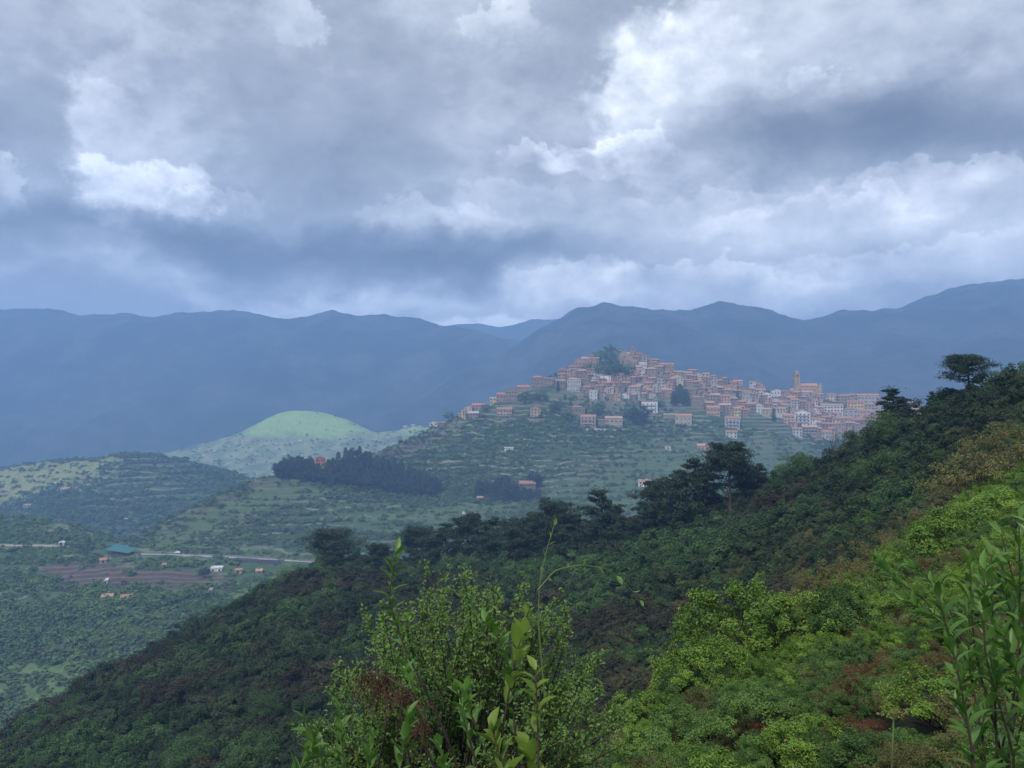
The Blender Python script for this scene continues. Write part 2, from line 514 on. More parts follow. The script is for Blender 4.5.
S_light = Slope('meadow_hill', [
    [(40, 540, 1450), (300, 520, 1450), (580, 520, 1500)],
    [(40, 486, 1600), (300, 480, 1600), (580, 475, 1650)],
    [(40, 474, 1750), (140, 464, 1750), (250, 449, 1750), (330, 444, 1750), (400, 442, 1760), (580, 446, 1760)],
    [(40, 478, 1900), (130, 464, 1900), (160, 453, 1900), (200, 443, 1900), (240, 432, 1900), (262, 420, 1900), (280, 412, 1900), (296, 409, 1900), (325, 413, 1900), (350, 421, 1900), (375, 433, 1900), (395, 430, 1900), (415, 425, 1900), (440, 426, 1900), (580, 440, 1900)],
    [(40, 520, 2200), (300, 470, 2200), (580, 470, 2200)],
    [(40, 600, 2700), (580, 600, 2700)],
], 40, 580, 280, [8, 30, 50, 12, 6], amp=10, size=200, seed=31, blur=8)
S_farleft = Slope('left_mountain', [
    [(-700, 520, 2000), (100, 500, 2000), (500, 500, 2000), (900, 480, 2050)],
    [(-700, 400, 2500), (0, 420, 2450), (250, 400, 2500), (420, 410, 2400), (520, 420, 2350), (900, 430, 2400)],
    [(-700, 300, 3000), (-200, 300, 3000), (0, 308, 3000), (60, 312, 3000), (130, 312, 3000), (200, 318, 2950), (300, 320, 2950), (370, 319, 2950), (400, 323, 2950), (450, 329, 2930), (490, 337, 2900), (520, 345, 2900), (600, 372, 2850), (900, 420, 2850)],
    [(-700, 420, 3500), (300, 420, 3500), (900, 460, 3400)],
    [(-700, 520, 4000), (900, 520, 4000)],
], -700, 900, 500, [20, 120, 20, 8], amp=75, size=520, ridged=True, seed=41, blur=5, octaves=6)
S_farright = Slope('right_mountain', [
    [(300, 540, 2150), (560, 520, 2100), (700, 500, 1700), (1100, 480, 1500), (1750, 460, 1500)],
    [(300, 430, 2300), (480, 400, 2250), (640, 380, 2000), (800, 395, 1950), (860, 380, 1950), (1000, 355, 1900), (1150, 340, 1900), (1750, 330, 1900)],
    [(300, 480, 2550), (430, 400, 2600), (480, 369, 2600), (520, 347, 2600), (550, 329, 2600), (580, 312, 2600), (606, 303, 2600), (640, 307, 2600), (690, 310, 2600), (720, 307, 2600), (760, 313, 2600), (800, 319, 2600), (840, 313, 2600), (880, 306, 2600), (940, 294, 2600), (985, 287, 2600), (1024, 285, 2600), (1200, 284, 2600), (1750, 284, 2600)],
    [(300, 520, 3100), (600, 420, 3100), (1750, 380, 3100)],
    [(300, 560, 3700), (1750, 520, 3700)],
], 300, 1750, 520, [20, 120, 20, 8], amp=55, size=420, ridged=True, seed=51, blur=5, octaves=6)
S_farpale = Slope('pale_mountain', [
    [(150, 480, 3300), (700, 480, 3300)],
    [(150, 330, 3750), (380, 324, 3750), (440, 327, 3750), (478, 321, 3750), (500, 325, 3750), (530, 319, 3750), (700, 318, 3750)],
    [(150, 480, 4300), (700, 480, 4300)],
], 150, 700, 200, [30, 10], amp=30, size=500, ridged=True, seed=61, blur=6)
for S in (S_village, S_valley, S_left, S_light, S_farleft, S_farright, S_farpale):
    S.crest = S.crest

S_ridge = Slope('scrub_ridge', [
    [(-200, 1150, 42), (200, 1000, 45), (500, 900, 45), (700, 800, 50), (850, 690, 54), (950, 590, 57), (1024, 520, 60), (1250, 430, 62)],
    [(-200, 890, 88), (100, 805, 95), (300, 725, 100), (500, 675, 100), (700, 615, 95), (850, 545, 85), (950, 475, 78), (1024, 430, 76), (1250, 365, 75)],
    [(-200, 815, 140), (0, 752, 150), (70, 704, 160), (140, 668, 175), (200, 634, 190), (250, 608, 205), (300, 582, 220), (350, 573, 225), (420, 569, 225), (500, 563, 220), (600, 548, 205), (680, 528, 180), (750, 508, 160), (800, 488, 145), (850, 464, 130), (890, 441, 118), (920, 421, 110), (945, 409, 104), (975, 398, 98), (1024, 384, 92), (1250, 335, 85)],
    [(-200, 900, 200), (200, 740, 250), (350, 680, 285), (600, 640, 260), (800, 560, 190), (950, 460, 140), (1250, 400, 110)],
    [(-200, 1300, 260), (350, 900, 350), (800, 800, 250), (1250, 560, 150)],
], -200, 1250, 420, [60, 110, 16, 8], amp=2.2, size=28, seed=71)
S_near = Slope('near_bank', [
    [(-300, 1900, 1.4), (300, 1900, 1.4), (700, 1800, 1.4), (1500, 1700, 1.4)],
    [(-300, 1250, 4), (300, 1130, 4), (700, 1040, 4), (1000, 960, 4), (1500, 800, 4)],
    [(-300, 1030, 9), (200, 930, 8), (450, 860, 8), (600, 815, 9), (750, 760, 9.5), (900, 705, 10), (1150, 610, 10), (1500, 480, 10)],
    [(-300, 1050, 13), (200, 960, 13), (450, 860, 14), (600, 800, 14), (700, 720, 16), (800, 670, 18), (900, 625, 20), (1000, 560, 22), (1150, 470, 24), (1500, 380, 26)],
    [(-300, 1100, 16), (200, 990, 16), (450, 880, 17), (600, 800, 18), (680, 690, 22), (760, 640, 28), (850, 605, 34), (930, 545, 40), (1024, 480, 46), (1150, 420, 50), (1500, 340, 54)],
    [(-300, 1300, 24), (200, 1200, 24), (600, 940, 30), (760, 760, 42), (930, 630, 56), (1150, 490, 66), (1500, 400, 72)],
    [(-300, 1700, 40), (600, 1300, 45), (930, 900, 70), (1500, 560, 90)],
], -300, 1500, 200, [14, 26, 26, 26, 14, 6], amp=.35, size=3.0, seed=81)

z_brown = poly_zone([(35, 566), (75, 561), (130, 567), (215, 572), (228, 580), (190, 586), (120, 590), (60, 588)], 5)
z_green = poly_zone([(0, 690), (0, 655), (70, 660), (130, 670), (110, 695), (60, 705)], 12)
z_strip = poly_zone([(190, 590), (270, 585), (300, 600), (220, 604)], 6)
z_terr = any_zone(poly_zone([(120, 562), (190, 512), (250, 487), (300, 478), (330, 492), (240, 520), (200, 540), (300, 556), (300, 562)], 8),
                  poly_zone([(520, 500), (600, 470), (640, 440), (800, 440), (840, 490), (800, 520), (640, 525), (560, 510)], 14),
                  poly_zone([(330, 515), (450, 495), (520, 498), (560, 520), (450, 530), (350, 530)], 14))
z_meadowsun = any_zone(poly_zone([(238, 436), (262, 419), (296, 406), (330, 410), (372, 432), (330, 437), (280, 435)], 4),
                       poly_zone([(385, 432), (400, 424), (440, 424), (440, 432)], 4))  # outline of the painted sunlit cap
_mt = z_meadowsun
z_meadowsun = lambda x, y: _mt(x + 26 * (fbm(x / 14, y / 5, 4, 71) - .5), y + 12 * (fbm(x / 17, y / 6, 4, 72) - .5))
z_leftsun = any_zone(poly_zone([(-200, 480), (0, 461), (70, 452), (128, 450), (110, 474), (70, 490), (0, 514), (-200, 530)], 14))  # sunlit side of the wooded hill, painted into its ground colour

village_m = terrain_mat('terraced_hillside', [(.028, .052, .024), (.040, .068, .030), (.054, .087, .038), (.064, .100, .044)], (.012, .05, .25), steep=(.15, .14, .12), stripes=(5.2, (.175, .168, .125)))
valley_m = terrain_mat('valley_hillside', [(.034, .064, .026), (.050, .085, .034), (.068, .110, .042), (.085, .14, .052)], (.014, .05, .25), steep=(.12, .11, .09), stripes=(4.4, (.155, .155, .105)))
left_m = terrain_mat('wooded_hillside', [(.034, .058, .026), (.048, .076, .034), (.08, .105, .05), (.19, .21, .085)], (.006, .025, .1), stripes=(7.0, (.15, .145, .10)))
light_m = terrain_mat('sun_tinted_meadow', [(.085, .125, .065), (.125, .165, .085), (.250, .270, .155), (.225, .325, .105)], (.006, .03, .12), steep=None)  # the patch of sun on this hill is put into its pale grass colours
far_m = terrain_mat('mountain_forest', [(.014, .024, .020), (.026, .038, .030), (.052, .060, .048)], (.0016, .007, .03))
ridge_m = terrain_mat('scrub_soil', [(.018, .026, .014), (.028, .036, .018), (.04, .05, .022)], (.03, .12, .6))
near_m = terrain_mat('bank_soil', [(.012, .016, .008), (.020, .020, .011), (.024, .034, .012)], (.3, 1.2, 5.0))

S_village.build([village_m], {'meadow': z_terr})
S_valley.build([valley_m], {'soil': z_brown, 'meadow': any_zone(z_green, z_strip)})
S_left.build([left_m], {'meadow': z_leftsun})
S_light.build([light_m], {'meadow': z_meadowsun})
S_farleft.build([far_m]); S_farright.build([far_m]); S_farpale.build([far_m])
S_ridge.build([ridge_m]); S_near.build([near_m])

# the air: one closed box of even haze round everything
hm, hg = new_mat('haze')
pv = hg.n('ShaderNodeVolumePrincipled', {'Color': (*HAZE_COLOR, 1), 'Density': HAZE_DENSITY, 'Anisotropy': 0.0})
ho = hg.n('ShaderNodeOutputMaterial'); hg.t.links.new(pv.outputs[0], ho.inputs['Volume'])
hb = MB(); hb.box(-11500, 11500, -3000, 13500, -301, max(float(S.G[..., 2].max()) for S in (S_farleft, S_farright, S_farpale)) + 5)
haze = link('haze', hb.mesh('haze', [hm])); tag(haze, kind='stuff')

# ------------------------------------------------------------------ plants: leaves, wood and the shapes of each kind
M_PINE = leaf_mat('pine_needles', (.008, .020, .011), (.042, .074, .034), .25, .6, .12)
M_WOOD = leaf_mat('conifer_foliage', (.014, .030, .022), (.056, .086, .052), .5, .7, .1)
M_SCRUB = leaf_mat('scrub_leaves', (.012, .027, .011), (.062, .094, .036), .8, .6, .12, .15)
M_SCRUBB = leaf_mat('brownish_scrub_leaves', (.022, .024, .014), (.076, .074, .040), .7, .7, .12, .15)
M_GREEN = leaf_mat('fresh_leaves', (.018, .050, .012), (.095, .175, .045), .4, .5, .22)
M_BRIGHT = leaf_mat('bright_leaves', (.030, .078, .006), (.250, .390, .055), .35, .42, .2)
M_MID = leaf_mat('mid_green_leaves', (.018, .054, .010), (.145, .245, .052), .5, .42, .18)
M_OLIVE = leaf_mat('olive_brown_leaves', (.046, .046, .012), (.215, .205, .070), .5, .5, .2)
M_RUST = leaf_mat('rust_bracken', (.060, .024, .012), (.215, .092, .050), .4, .7, .2)
M_TWIG = leaf_mat('twig_brown', (.050, .030, .020), (.14, .085, .055), .4, .8, .0)
M_HERO = leaf_mat('small_light_leaves', (.060, .125, .022), (.215, .340, .090), .15, .45, .35)
M_BROAD = leaf_mat('glossy_broad_leaves', (.040, .105, .014), (.150, .275, .055), .2, .40, .35, .35)
M_YOUNG = leaf_mat('young_yellow_green_leaves', (.10, .17, .022), (.24, .33, .06), .15, .42, .45, .3)
M_BARK = plain_mat('bark', (.040, .032, .027), .9, .35, 3.0)
M_STEM = plain_mat('dark_stem', (.040, .026, .020), .8, .3, 8.0)
M_GSTEM = plain_mat('green_stem', (.085, .11, .035), .6, .2, 8.0)
M_VTREE = leaf_mat('valley_tree_leaves', (.050, .100, .032), (.125, .205, .066), .7, .7, .12)
M_VOLIVE = leaf_mat('olive_tree_leaves', (.070, .105, .058), (.130, .175, .095), .6, .7, .1)
M_VBRIGHT = leaf_mat('valley_spring_leaves', (.070, .130, .030), (.165, .260, .070), .5, .7, .15)

def unit(v):
    return v / (np.linalg.norm(v, axis=-1, keepdims=True) + 1e-9)

def leaf_cards(c, nrm, ln, wd, rng, updir=None):
    """rhombic leaves at C, about facing NRM, long axis random in the plane or near UPDIR"""
    n = len(c)
    a = rng.normal(size=(n, 3)) if updir is None else updir + rng.normal(size=(n, 3)) * .45
    u = unit(np.cross(nrm, a)); v = unit(np.cross(u, nrm))      # v along a, u across
    ln = np.asarray(ln).reshape(-1, 1) * np.ones((n, 1)); wd = np.asarray(wd).reshape(-1, 1) * np.ones((n, 1))
    fold = nrm * wd * .35
    V = np.stack([c - v * ln * .5, c + u * wd * .5 + fold, c + v * ln * .5, c - u * wd * .5 + fold], 1).reshape(-1, 3)
    Q = np.arange(4 * n).reshape(-1, 4)
    return V, Q

def foliage(name, c, nrm, ln, wd, m, rng, updir=None, tone=None, tv=.18):
    V, Q = leaf_cards(c, unit(nrm), ln, wd, rng, updir)
    t = rng.random(len(c)) if tone is None else np.clip(tone + rng.normal(0, tv, len(c)), 0, 1)
    return quad_mesh(name, V, Q, [m], tone=t)

def dirs(n, rng, zmin=-.2):
    d = unit(rng.normal(size=(n * 4, 3)))
    d = d[d[:, 2] > zmin]
    while len(d) < n:
        d = np.concatenate([d, d])
    return d[:n]

def bush_leaves(name, rx, rz, nclump, per, leaf, m, seed, zc=.45, cr=.26, jag=.35, squash=.8, zmin=-.5, aspect=.5, rough=.45, tv=.18):
    """an uneven bush: leaf clumps over a lumpy dome, leaves facing out of their clump"""
    rng = np.random.default_rng(seed)
    d = dirs(nclump, rng, zmin)
    lump = 1 + jag * (fbm(d[:, 0] * 2.3 + seed, d[:, 1] * 2.3 + d[:, 2] * 1.7, 2, seed) - .5) * 2
    rad = rng.uniform(.62, 1.04, nclump) * lump
    cc = d * rad[:, None] * np.array([rx, rx, rz * (1 - zc) if zc < 1 else rz]) + np.array([0, 0, rz * zc])
    r = cr * rx * rng.uniform(.6, 1.3, nclump)
    k = np.repeat(np.arange(nclump), per)
    o = unit(rng.normal(size=(len(k), 3))) * (rng.random((len(k), 1)) ** .45)
    o[:, 2] *= squash
    p = cc[k] + o * r[k][:, None]
    ok = p[:, 2] > .02
    p, o, k = p[ok], o[ok], k[ok]
    nrm = unit(o * .7 + d[k] * .5 + np.array([0, 0, .55]) + rng.normal(size=p.shape) * rough)
    tone = rng.random(nclump)[k] * .5 + .25
    return foliage(name, p, nrm, leaf * rng.uniform(.7, 1.25, len(p)), leaf * aspect * rng.uniform(.8, 1.2, len(p)), m, rng, None, tone, tv), cc

def stems_mesh(name, ends, r0, m, seed, sides=4, base=.12, n=40):
    rng = np.random.default_rng(seed)
    b = MB()
    for e in ends[:n]:
        s0 = np.array([rng.normal() * base, rng.normal() * base, -.1])
        midp = s0 * .4 + e * .6 + rng.normal(size=3) * .06 * np.linalg.norm(e) - np.array([0, 0, .1 * e[2]])
        b.tube([s0, midp, e], [r0, r0 * .7, r0 * .3], sides)
    return b.mesh(name, [m], True)

def pine_meshes(seed, H, spread, start=.35, umbrella=False, lean=0.0, needle=.42, dens=1.0):
    """a maritime pine: bent trunk, whorled limbs ending in flat tufts of needles"""
    rng = np.random.default_rng(seed)
    tz = np.linspace(-.03, 1, 9)
    ph = rng.uniform(0, 6.3)
    trunk = np.stack([lean * H * tz ** 1.5 + .03 * H * np.sin(tz * 4 + ph), .03 * H * np.cos(tz * 3.3 + ph), tz * H * .97], 1)
    b = MB()
    b.tube(trunk, np.linspace(.022, .005, 9) * H, 7)
    C, N = [], []
    nl = int((26 if not umbrella else 22) * dens)
    for i in range(nl):
        t = start + (1 - start) * ((i + rng.random()) / nl) ** (.9 if not umbrella else .6)
        p0 = np.array([np.interp(t, tz, trunk[:, j]) for j in range(3)])
        q = i * 2.4 + rng.normal() * .4
        if umbrella:
            L = spread * (1.0 if t < .86 else .65) * rng.uniform(.55, 1.1)
            rise = .25
        else:
            L = spread * (1.08 - t) ** .75 * rng.uniform(.65, 1.25) * 1.25
            rise = .18 + .5 * max(0, t - .8)
        dv = np.array([math.cos(q), math.sin(q), 0])
        p1 = p0 + dv * L * .55 + np.array([0, 0, L * rise * .25])
        p2 = p0 + dv * L + np.array([0, 0, L * rise])
        b.tube([p0, p1, p2], [.008 * H, .005 * H, .002 * H], 4)
        for w in (np.linspace(.42, 1.05, 5) if not umbrella else np.linspace(.3, 1.05, 6)):
            ctr = p0 + (p2 - p0) * w + rng.normal(size=3) * L * .10
            nn = int(64 * dens)
            off = rng.normal(size=(nn, 3)) * np.array([.15, .15, .062]) * max(L, spread * .35) * rng.uniform(.8, 1.35)
            C.append(ctr + off); N.append(unit(off * 1.2 + np.array([0, 0, .6]) + rng.normal(size=(nn, 3)) * .5))
    top = trunk[-1]
    off = rng.normal(size=(60, 3)) * np.array([.14, .14, .12]) * spread
    C.append(top + off); N.append(unit(off + np.array([0, 0, .4])))
    C, N = np.concatenate(C), np.concatenate(N)
    fol = foliage('crown', C, N, needle * rng.uniform(.7, 1.3, len(C)), needle * .34, M_PINE, rng, np.array([0, 0, .5]) + unit(N))
    return b.mesh('trunk', [M_BARK], True), fol

def cone_tree(seed, H, rad, m, n=900, leaf=.9, low=.08, power=.8):
    """a slim conifer standing in a wood"""
    rng = np.random.default_rng(seed)
    t = rng.random(n) ** 1.3
    q = rng.uniform(0, 6.28, n)
    rr = rad * (1 - t) ** power * (.75 + .45 * fbm(q * 1.3, t * 6, 2, seed)) * rng.random(n) ** .3 + .05 * rad
    c = np.stack([rr * np.cos(q), rr * np.sin(q), H * (low + (1 - low) * t)], 1)
    nrm = np.stack([np.cos(q), np.sin(q), np.full(n, .55)], 1) + rng.normal(size=(n, 3)) * .4
    fol = foliage('crown', c, nrm, leaf * rng.uniform(.7, 1.3, n), leaf * .5, m, rng)
    b = MB(); b.tube([(0, 0, -.5), (0, 0, H * .5), (0, 0, H * .9)], [H * .02, H * .012, H * .004], 5)
    return b.mesh('trunk', [M_BARK], True), fol

def round_tree(seed, H, rad, m, leaf=.4, nclump=60, per=30, trunk_t=.35):
    rng = np.random.default_rng(seed)
    fol, cc = bush_leaves('crown', rad, H, nclump, per, leaf, m, seed, zc=.62, cr=.3, jag=.5, zmin=-.75)
    b = MB()
    b.tube([(0, 0, -.5), (.02 * H, 0, H * .25), (0, .02 * H, H * .55), (0, 0, H * .8)], [H * .03, H * .022, H * .014, H * .004], 6)
    for e in cc[:14]:
        b.tube([(0, 0, H * rng.uniform(.25, .5)), e * .5 + np.array([0, 0, H * .2]), e], [H * .011, H * .007, H * .002], 4)
    return b.mesh('trunk', [M_BARK], True), fol

def place_tree(meshes, name, loc, rz, scale, label, cat, group=None):
    r = empty(name, loc, rz, scale)
    tag(r, label, cat, group)
    link('trunk', meshes[0], r)
    link('crown', meshes[1], r)
    return r

def scatter(name, pts, scale, kind_i, protos, seed, label, cat, sink=.0, squash=(.8, 1.15), tilt=.12, flat=1.0):
    """cover that nobody could count: one object whose points carry copies of the clumps in PROTOS"""
    rng = np.random.default_rng(seed)
    n = len(pts)
    me = bpy.data.meshes.new(name)
    me.vertices.add(n)
    q = np.array(pts, np.float32); q[:, 2] -= sink * scale
    me.vertices.foreach_set('co', q.ravel())
    sc3 = np.stack([scale * rng.uniform(*squash, n), scale * rng.uniform(*squash, n), scale * flat * rng.uniform(*squash, n)], 1)
    rot = np.stack([rng.normal(0, tilt, n), rng.normal(0, tilt, n), rng.uniform(0, 6.28, n)], 1)
    for an, ty, key, data in (('sc', 'FLOAT_VECTOR', 'vector', sc3), ('rot', 'FLOAT_VECTOR', 'vector', rot), ('pick', 'INT', 'value', kind_i)):
        a = me.attributes.new(an, ty, 'POINT')
        a.data.foreach_set(key, np.asarray(data, np.int32 if ty == 'INT' else np.float32).ravel())
    o = link(name, me)
    tag(o, label, cat, kind='stuff')
    pc = bpy.data.collections.new(name + ' clumps')
    for i, pm in enumerate(protos):
        po = bpy.data.objects.new('%s clump %02d' % (name, i), pm)
        pc.objects.link(po)
    t = bpy.data.node_groups.new(name, 'GeometryNodeTree')
    t.interface.new_socket('Geometry', in_out='INPUT', socket_type='NodeSocketGeometry')
    t.interface.new_socket('Geometry', in_out='OUTPUT', socket_type='NodeSocketGeometry')
    gi, go = t.nodes.new('NodeGroupInput'), t.nodes.new('NodeGroupOutput')
    ci = t.nodes.new('GeometryNodeCollectionInfo')
    ci.inputs['Collection'].default_value = pc
    ci.inputs['Separate Children'].default_value = True
    ci.inputs['Reset Children'].default_value = True
    ip = t.nodes.new('GeometryNodeInstanceOnPoints')
    ip.inputs['Pick Instance'].default_value = True
    def attr(nm, ty):
        a = t.nodes.new('GeometryNodeInputNamedAttribute'); a.data_type = ty
        a.inputs['Name'].default_value = nm
        return a.outputs['Attribute']
    L = t.links.new
    L(gi.outputs[0], ip.inputs['Points']); L(ci.outputs[0], ip.inputs['Instance'])
    L(attr('pick', 'INT'), ip.inputs['Instance Index'])
    L(attr('rot', 'FLOAT_VECTOR'), ip.inputs['Rotation'])
    L(attr('sc', 'FLOAT_VECTOR'), ip.inputs['Scale'])
    L(ip.outputs[0], go.inputs[0])
    md = o.modifiers.new('scatter', 'NODES'); md.node_group = t
    return o

RNG = np.random.default_rng(2024)

def clumps(m, rx, rz, leaf, seeds, nclump=14, per=14, **kw):
    return [bush_leaves('clump', rx, rz, nclump, per, leaf, m, s, **kw)[0] for s in seeds]

# ------------------------------------------------------------------ cover of the far slopes
far_protos = clumps(M_VTREE, 1.0, 1.5, .55, (1, 2, 3), 12, 12) + clumps(M_VOLIVE, 1.0, 1.3, .5, (4, 5), 12, 12) + clumps(M_VBRIGHT, 1.0, 1.6, .55, (6, 7), 12, 12)

def patchy(pts, size, seed, lo, hi):
    return np.clip((fbm(pts[:, 0] / size, pts[:, 1] / size, 3, seed) - lo) / (hi - lo), 0, 1)

def slope_cover(S, n, seed, mask, smin, smax, mixw, label, name, power=.35, protos=None, row=0.0):
    pts = S.sample(n, RNG, mask, power)
    k = patchy(pts, 60, seed, .35, .65)
    keep = RNG.random(n) < .45 + .55 * k
    if row:             # olives and vines stand in rows along the terraces, woods between them do not
        ph = pts[:, 2] / row + 1.2 * fbm(pts[:, 0] / 90, pts[:, 1] / 90, 2, 12)
        wild = patchy(pts, 75, seed + 3, .50, .60)
        keep &= RNG.random(n) < np.maximum(wild, np.where(np.abs(ph - np.floor(ph) - .4) < .22, 1.0, .10))
    pts, k = pts[keep], k[keep]
    m = len(pts)
    kind = np.zeros(m, int)
    tone = fbm(pts[:, 0] / 45, pts[:, 1] / 45, 3, seed + 9) + RNG.normal(0, .08, m)
    kind = np.where(tone < mixw[0], RNG.integers(0, 3, m), np.where(tone < mixw[1], 3 + RNG.integers(0, 2, m), 5 + RNG.integers(0, 2, m)))
    sc = smin + (smax - smin) * RNG.random(m) ** 2.2
    return scatter(name, pts, sc, kind, protos or far_protos, seed, label, 'scrub', sink=.15, squash=(.75, 1.55), flat=.68)

z_road = poly_zone([(120, 550), (165, 552), (225, 554), (285, 557), (360, 562), (360, 568.5), (285, 565.5), (225, 562.5), (165, 557.5), (120, 556)], 1.2)
z_upper = poly_zone([(-70, 544), (60, 544.5), (85, 547), (85, 551), (55, 549.5), (-70, 548.5)], 1.2)
pale_protos = clumps(M_VOLIVE, 1.0, 1.3, .55, (8, 9, 10), 12, 12) + clumps(M_VBRIGHT, 1.0, 1.4, .55, (18, 19, 20, 21), 12, 12)
z_village = poly_zone([(450, 418), (470, 402), (545, 378), (600, 352), (640, 348), (700, 372), (780, 390), (910, 398), (910, 420), (850, 436), (800, 440), (740, 428), (690, 420), (640, 402), (560, 397), (540, 415), (470, 420)], 3)
slope_cover(S_village, 70000, 101, lambda x, y: (1 - z_village(x, y)) * (1 - z_road(x, y)) * (1 - .62 * z_terr(x, y)) * (y > 330), 0.8, 2.9, (.46, .60),
            'olive trees and scrub covering the terraced hillside under the town', 'hillside_scrub', row=5.2)
slope_cover(S_valley, 52000, 102, lambda x, y: (1 - .93 * z_road(x, y)) * (1 - .9 * z_upper(x, y)) * (1 - .97 * z_brown(x, y)) * (1 - .85 * z_green(x, y)) * (1 - .8 * z_strip(x, y)), 0.8, 3.2, (.44, .50),
            'mixed green trees and scrub covering the valley slope below the road', 'valley_scrub', row=4.4)
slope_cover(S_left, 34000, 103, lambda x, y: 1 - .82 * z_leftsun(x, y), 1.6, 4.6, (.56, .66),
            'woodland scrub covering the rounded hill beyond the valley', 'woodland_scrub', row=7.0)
slope_cover(S_light, 3600, 104, lambda x, y: (1 - .95 * z_meadowsun(x, y)) * .8, 1.0, 3.4, (.40, .50),
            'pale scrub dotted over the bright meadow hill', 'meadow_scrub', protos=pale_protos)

slope_cover(S_light, 1500, 108, lambda x, y: (1 - .9 * z_meadowsun(x, y)), 1.2, 4.4, (.52, .60),
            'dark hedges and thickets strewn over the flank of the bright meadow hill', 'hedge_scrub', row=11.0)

# ------------------------------------------------------------------ cover of the scrub ridge
ridge_protos = clumps(M_SCRUB, 1.0, 1.35, .14, (11, 12, 13), 26, 90, cr=.27, jag=.6, rough=.16, tv=.05) + clumps(M_SCRUBB, 1.0, 1.3, .14, (14, 15), 26, 80, cr=.27, jag=.6, rough=.16, tv=.05) + clumps(M_GREEN, 1.0, 1.4, .15, (16, 17), 26, 80, cr=.28, jag=.6, rough=.18, tv=.07)
def ridge_cover():
    n = 7000
    pts = S_ridge.sample(n, RNG, None, .42)
    t = fbm(pts[:, 0] / 14, pts[:, 1] / 14, 3, 31) + RNG.normal(0, .05, n)
    kind = np.where(t > .66, 5 + RNG.integers(0, 2, n), np.where(t < .38, 3 + RNG.integers(0, 2, n), RNG.integers(0, 3, n)))
    sc = (.9 + 2.5 * RNG.random(n) ** 1.7) * np.clip(pts[:, 1] / 130, .38, 1.15)
    scatter('ridge_scrub', pts, sc, kind, ridge_protos, 105, 'dense dark green scrub covering the ridge below the pines', 'scrub', sink=.15)
ridge_cover()

# ------------------------------------------------------------------ the hill town
WALL = {}
def wall_mat(name, c, stone):
    m, g = new_mat(name)
    pos = g.n('ShaderNodeTexCoord').outputs['Object']
    n1 = g.noise(pos, .30, 5, .65)
    n2 = g.noise(g.vec('MULTIPLY', pos, (1.6, 1.6, .22)), .8, 5, .6)
    n3 = g.noise(pos, 2.2 if stone else .9, 3, .6)
    rnd = g.n('ShaderNodeObjectInfo').outputs['Random']
    k = g.math('ADD', g.remap(n1, .3, .7, .72, 1.15, False), g.math('MULTIPLY', g.math('SUBTRACT', rnd, .5), .45))
    k = g.math('MULTIPLY', k, g.remap(n2, .35, .6, .62, 1.05))
    k = g.math('MULTIPLY', k, g.remap(n3, .3, .7, .75 if stone else .92, 1.2 if stone else 1.05, False))
    col = g.n('ShaderNodeVectorMath', {0: c, 'Scale': k}, operation='SCALE').outputs[0]
    col = g.mix(g.math('MULTIPLY', g.remap(n1, .50, .62), .35), col, (.20, .175, .145))
    b = g.n('ShaderNodeBsdfPrincipled', {'Base Color': col, 'Roughness': .95, 'Specular IOR Level': .15})
    finish(g, b.outputs[0])
    return m
for k_, c_ in (('grey stone', (.240, .200, .155)), ('tan stone', (.310, .240, .160)), ('pink', (.380, .260, .205)), ('ochre', (.410, .300, .180)), ('cream', (.470, .405, .315)), ('white', (.640, .620, .590)),
               ('orange', (.420, .280, .185)), ('pale grey', (.430, .410, .380)), ('red', (.420, .130, .085)), ('yellow', (.560, .430, .200))):
    WALL[k_] = wall_mat(k_.replace(' ', '_') + '_wall', c_, 'stone' in k_)
def roof_mat(name, c):
    m, g = new_mat(name)
    pos = g.n('ShaderNodeTexCoord').outputs['Object']
    wv = g.n('ShaderNodeTexWave', {'Vector': pos, 'Scale': 1.3, 'Distortion': 1.5, 'Detail': 2.0}, bands_direction='X').outputs['Fac']
    nz = g.noise(pos, .6, 5, .65)
    rnd = g.n('ShaderNodeObjectInfo').outputs['Random']
    k = g.math('ADD', g.math('ADD', g.remap(nz, .3, .7, .7, 1.25, False), g.remap(wv, 0, 1, -.12, .12, False)), g.math('MULTIPLY', g.math('SUBTRACT', rnd, .5), .4))
    col = g.n('ShaderNodeVectorMath', {0: c, 'Scale': k}, operation='SCALE').outputs[0]
    b = g.n('ShaderNodeBsdfPrincipled', {'Base Color': col, 'Roughness': .9, 'Specular IOR Level': .2})
    finish(g, b.outputs[0])
    return m
ROOF = {
    'terracotta': roof_mat('terracotta_tiles', (.310, .166, .118)),
    'faded pink': roof_mat('faded_pink_tiles', (.325, .205, .162)),
    'brown': roof_mat('brown_tiles', (.195, .138, .114)),
    'rust red': roof_mat('rust_red_tiles', (.330, .138, .100)),
    'grey': roof_mat('grey_slab_roof', (.300, .285, .270)),
    'white': roof_mat('white_slab_roof', (.620, .620, .620)),
}
M_GLASS = plain_mat('dark_window_glass', (.020, .022, .026), .15, .1, 2, .5)
M_SHUT_G = plain_mat('green_shutters', (.050, .075, .055), .6, .2, 2)
M_SHUT_B = plain_mat('brown_shutters', (.090, .050, .034), .6, .2, 2)
M_FRAME = plain_mat('pale_window_frame', (.30, .27, .23), .7, .1, 2)
M_DOOR = plain_mat('wooden_door', (.075, .045, .030), .7, .2, 2)
M_CONC = plain_mat('pale_concrete', (.40, .39, .37), .9, .15, .5)

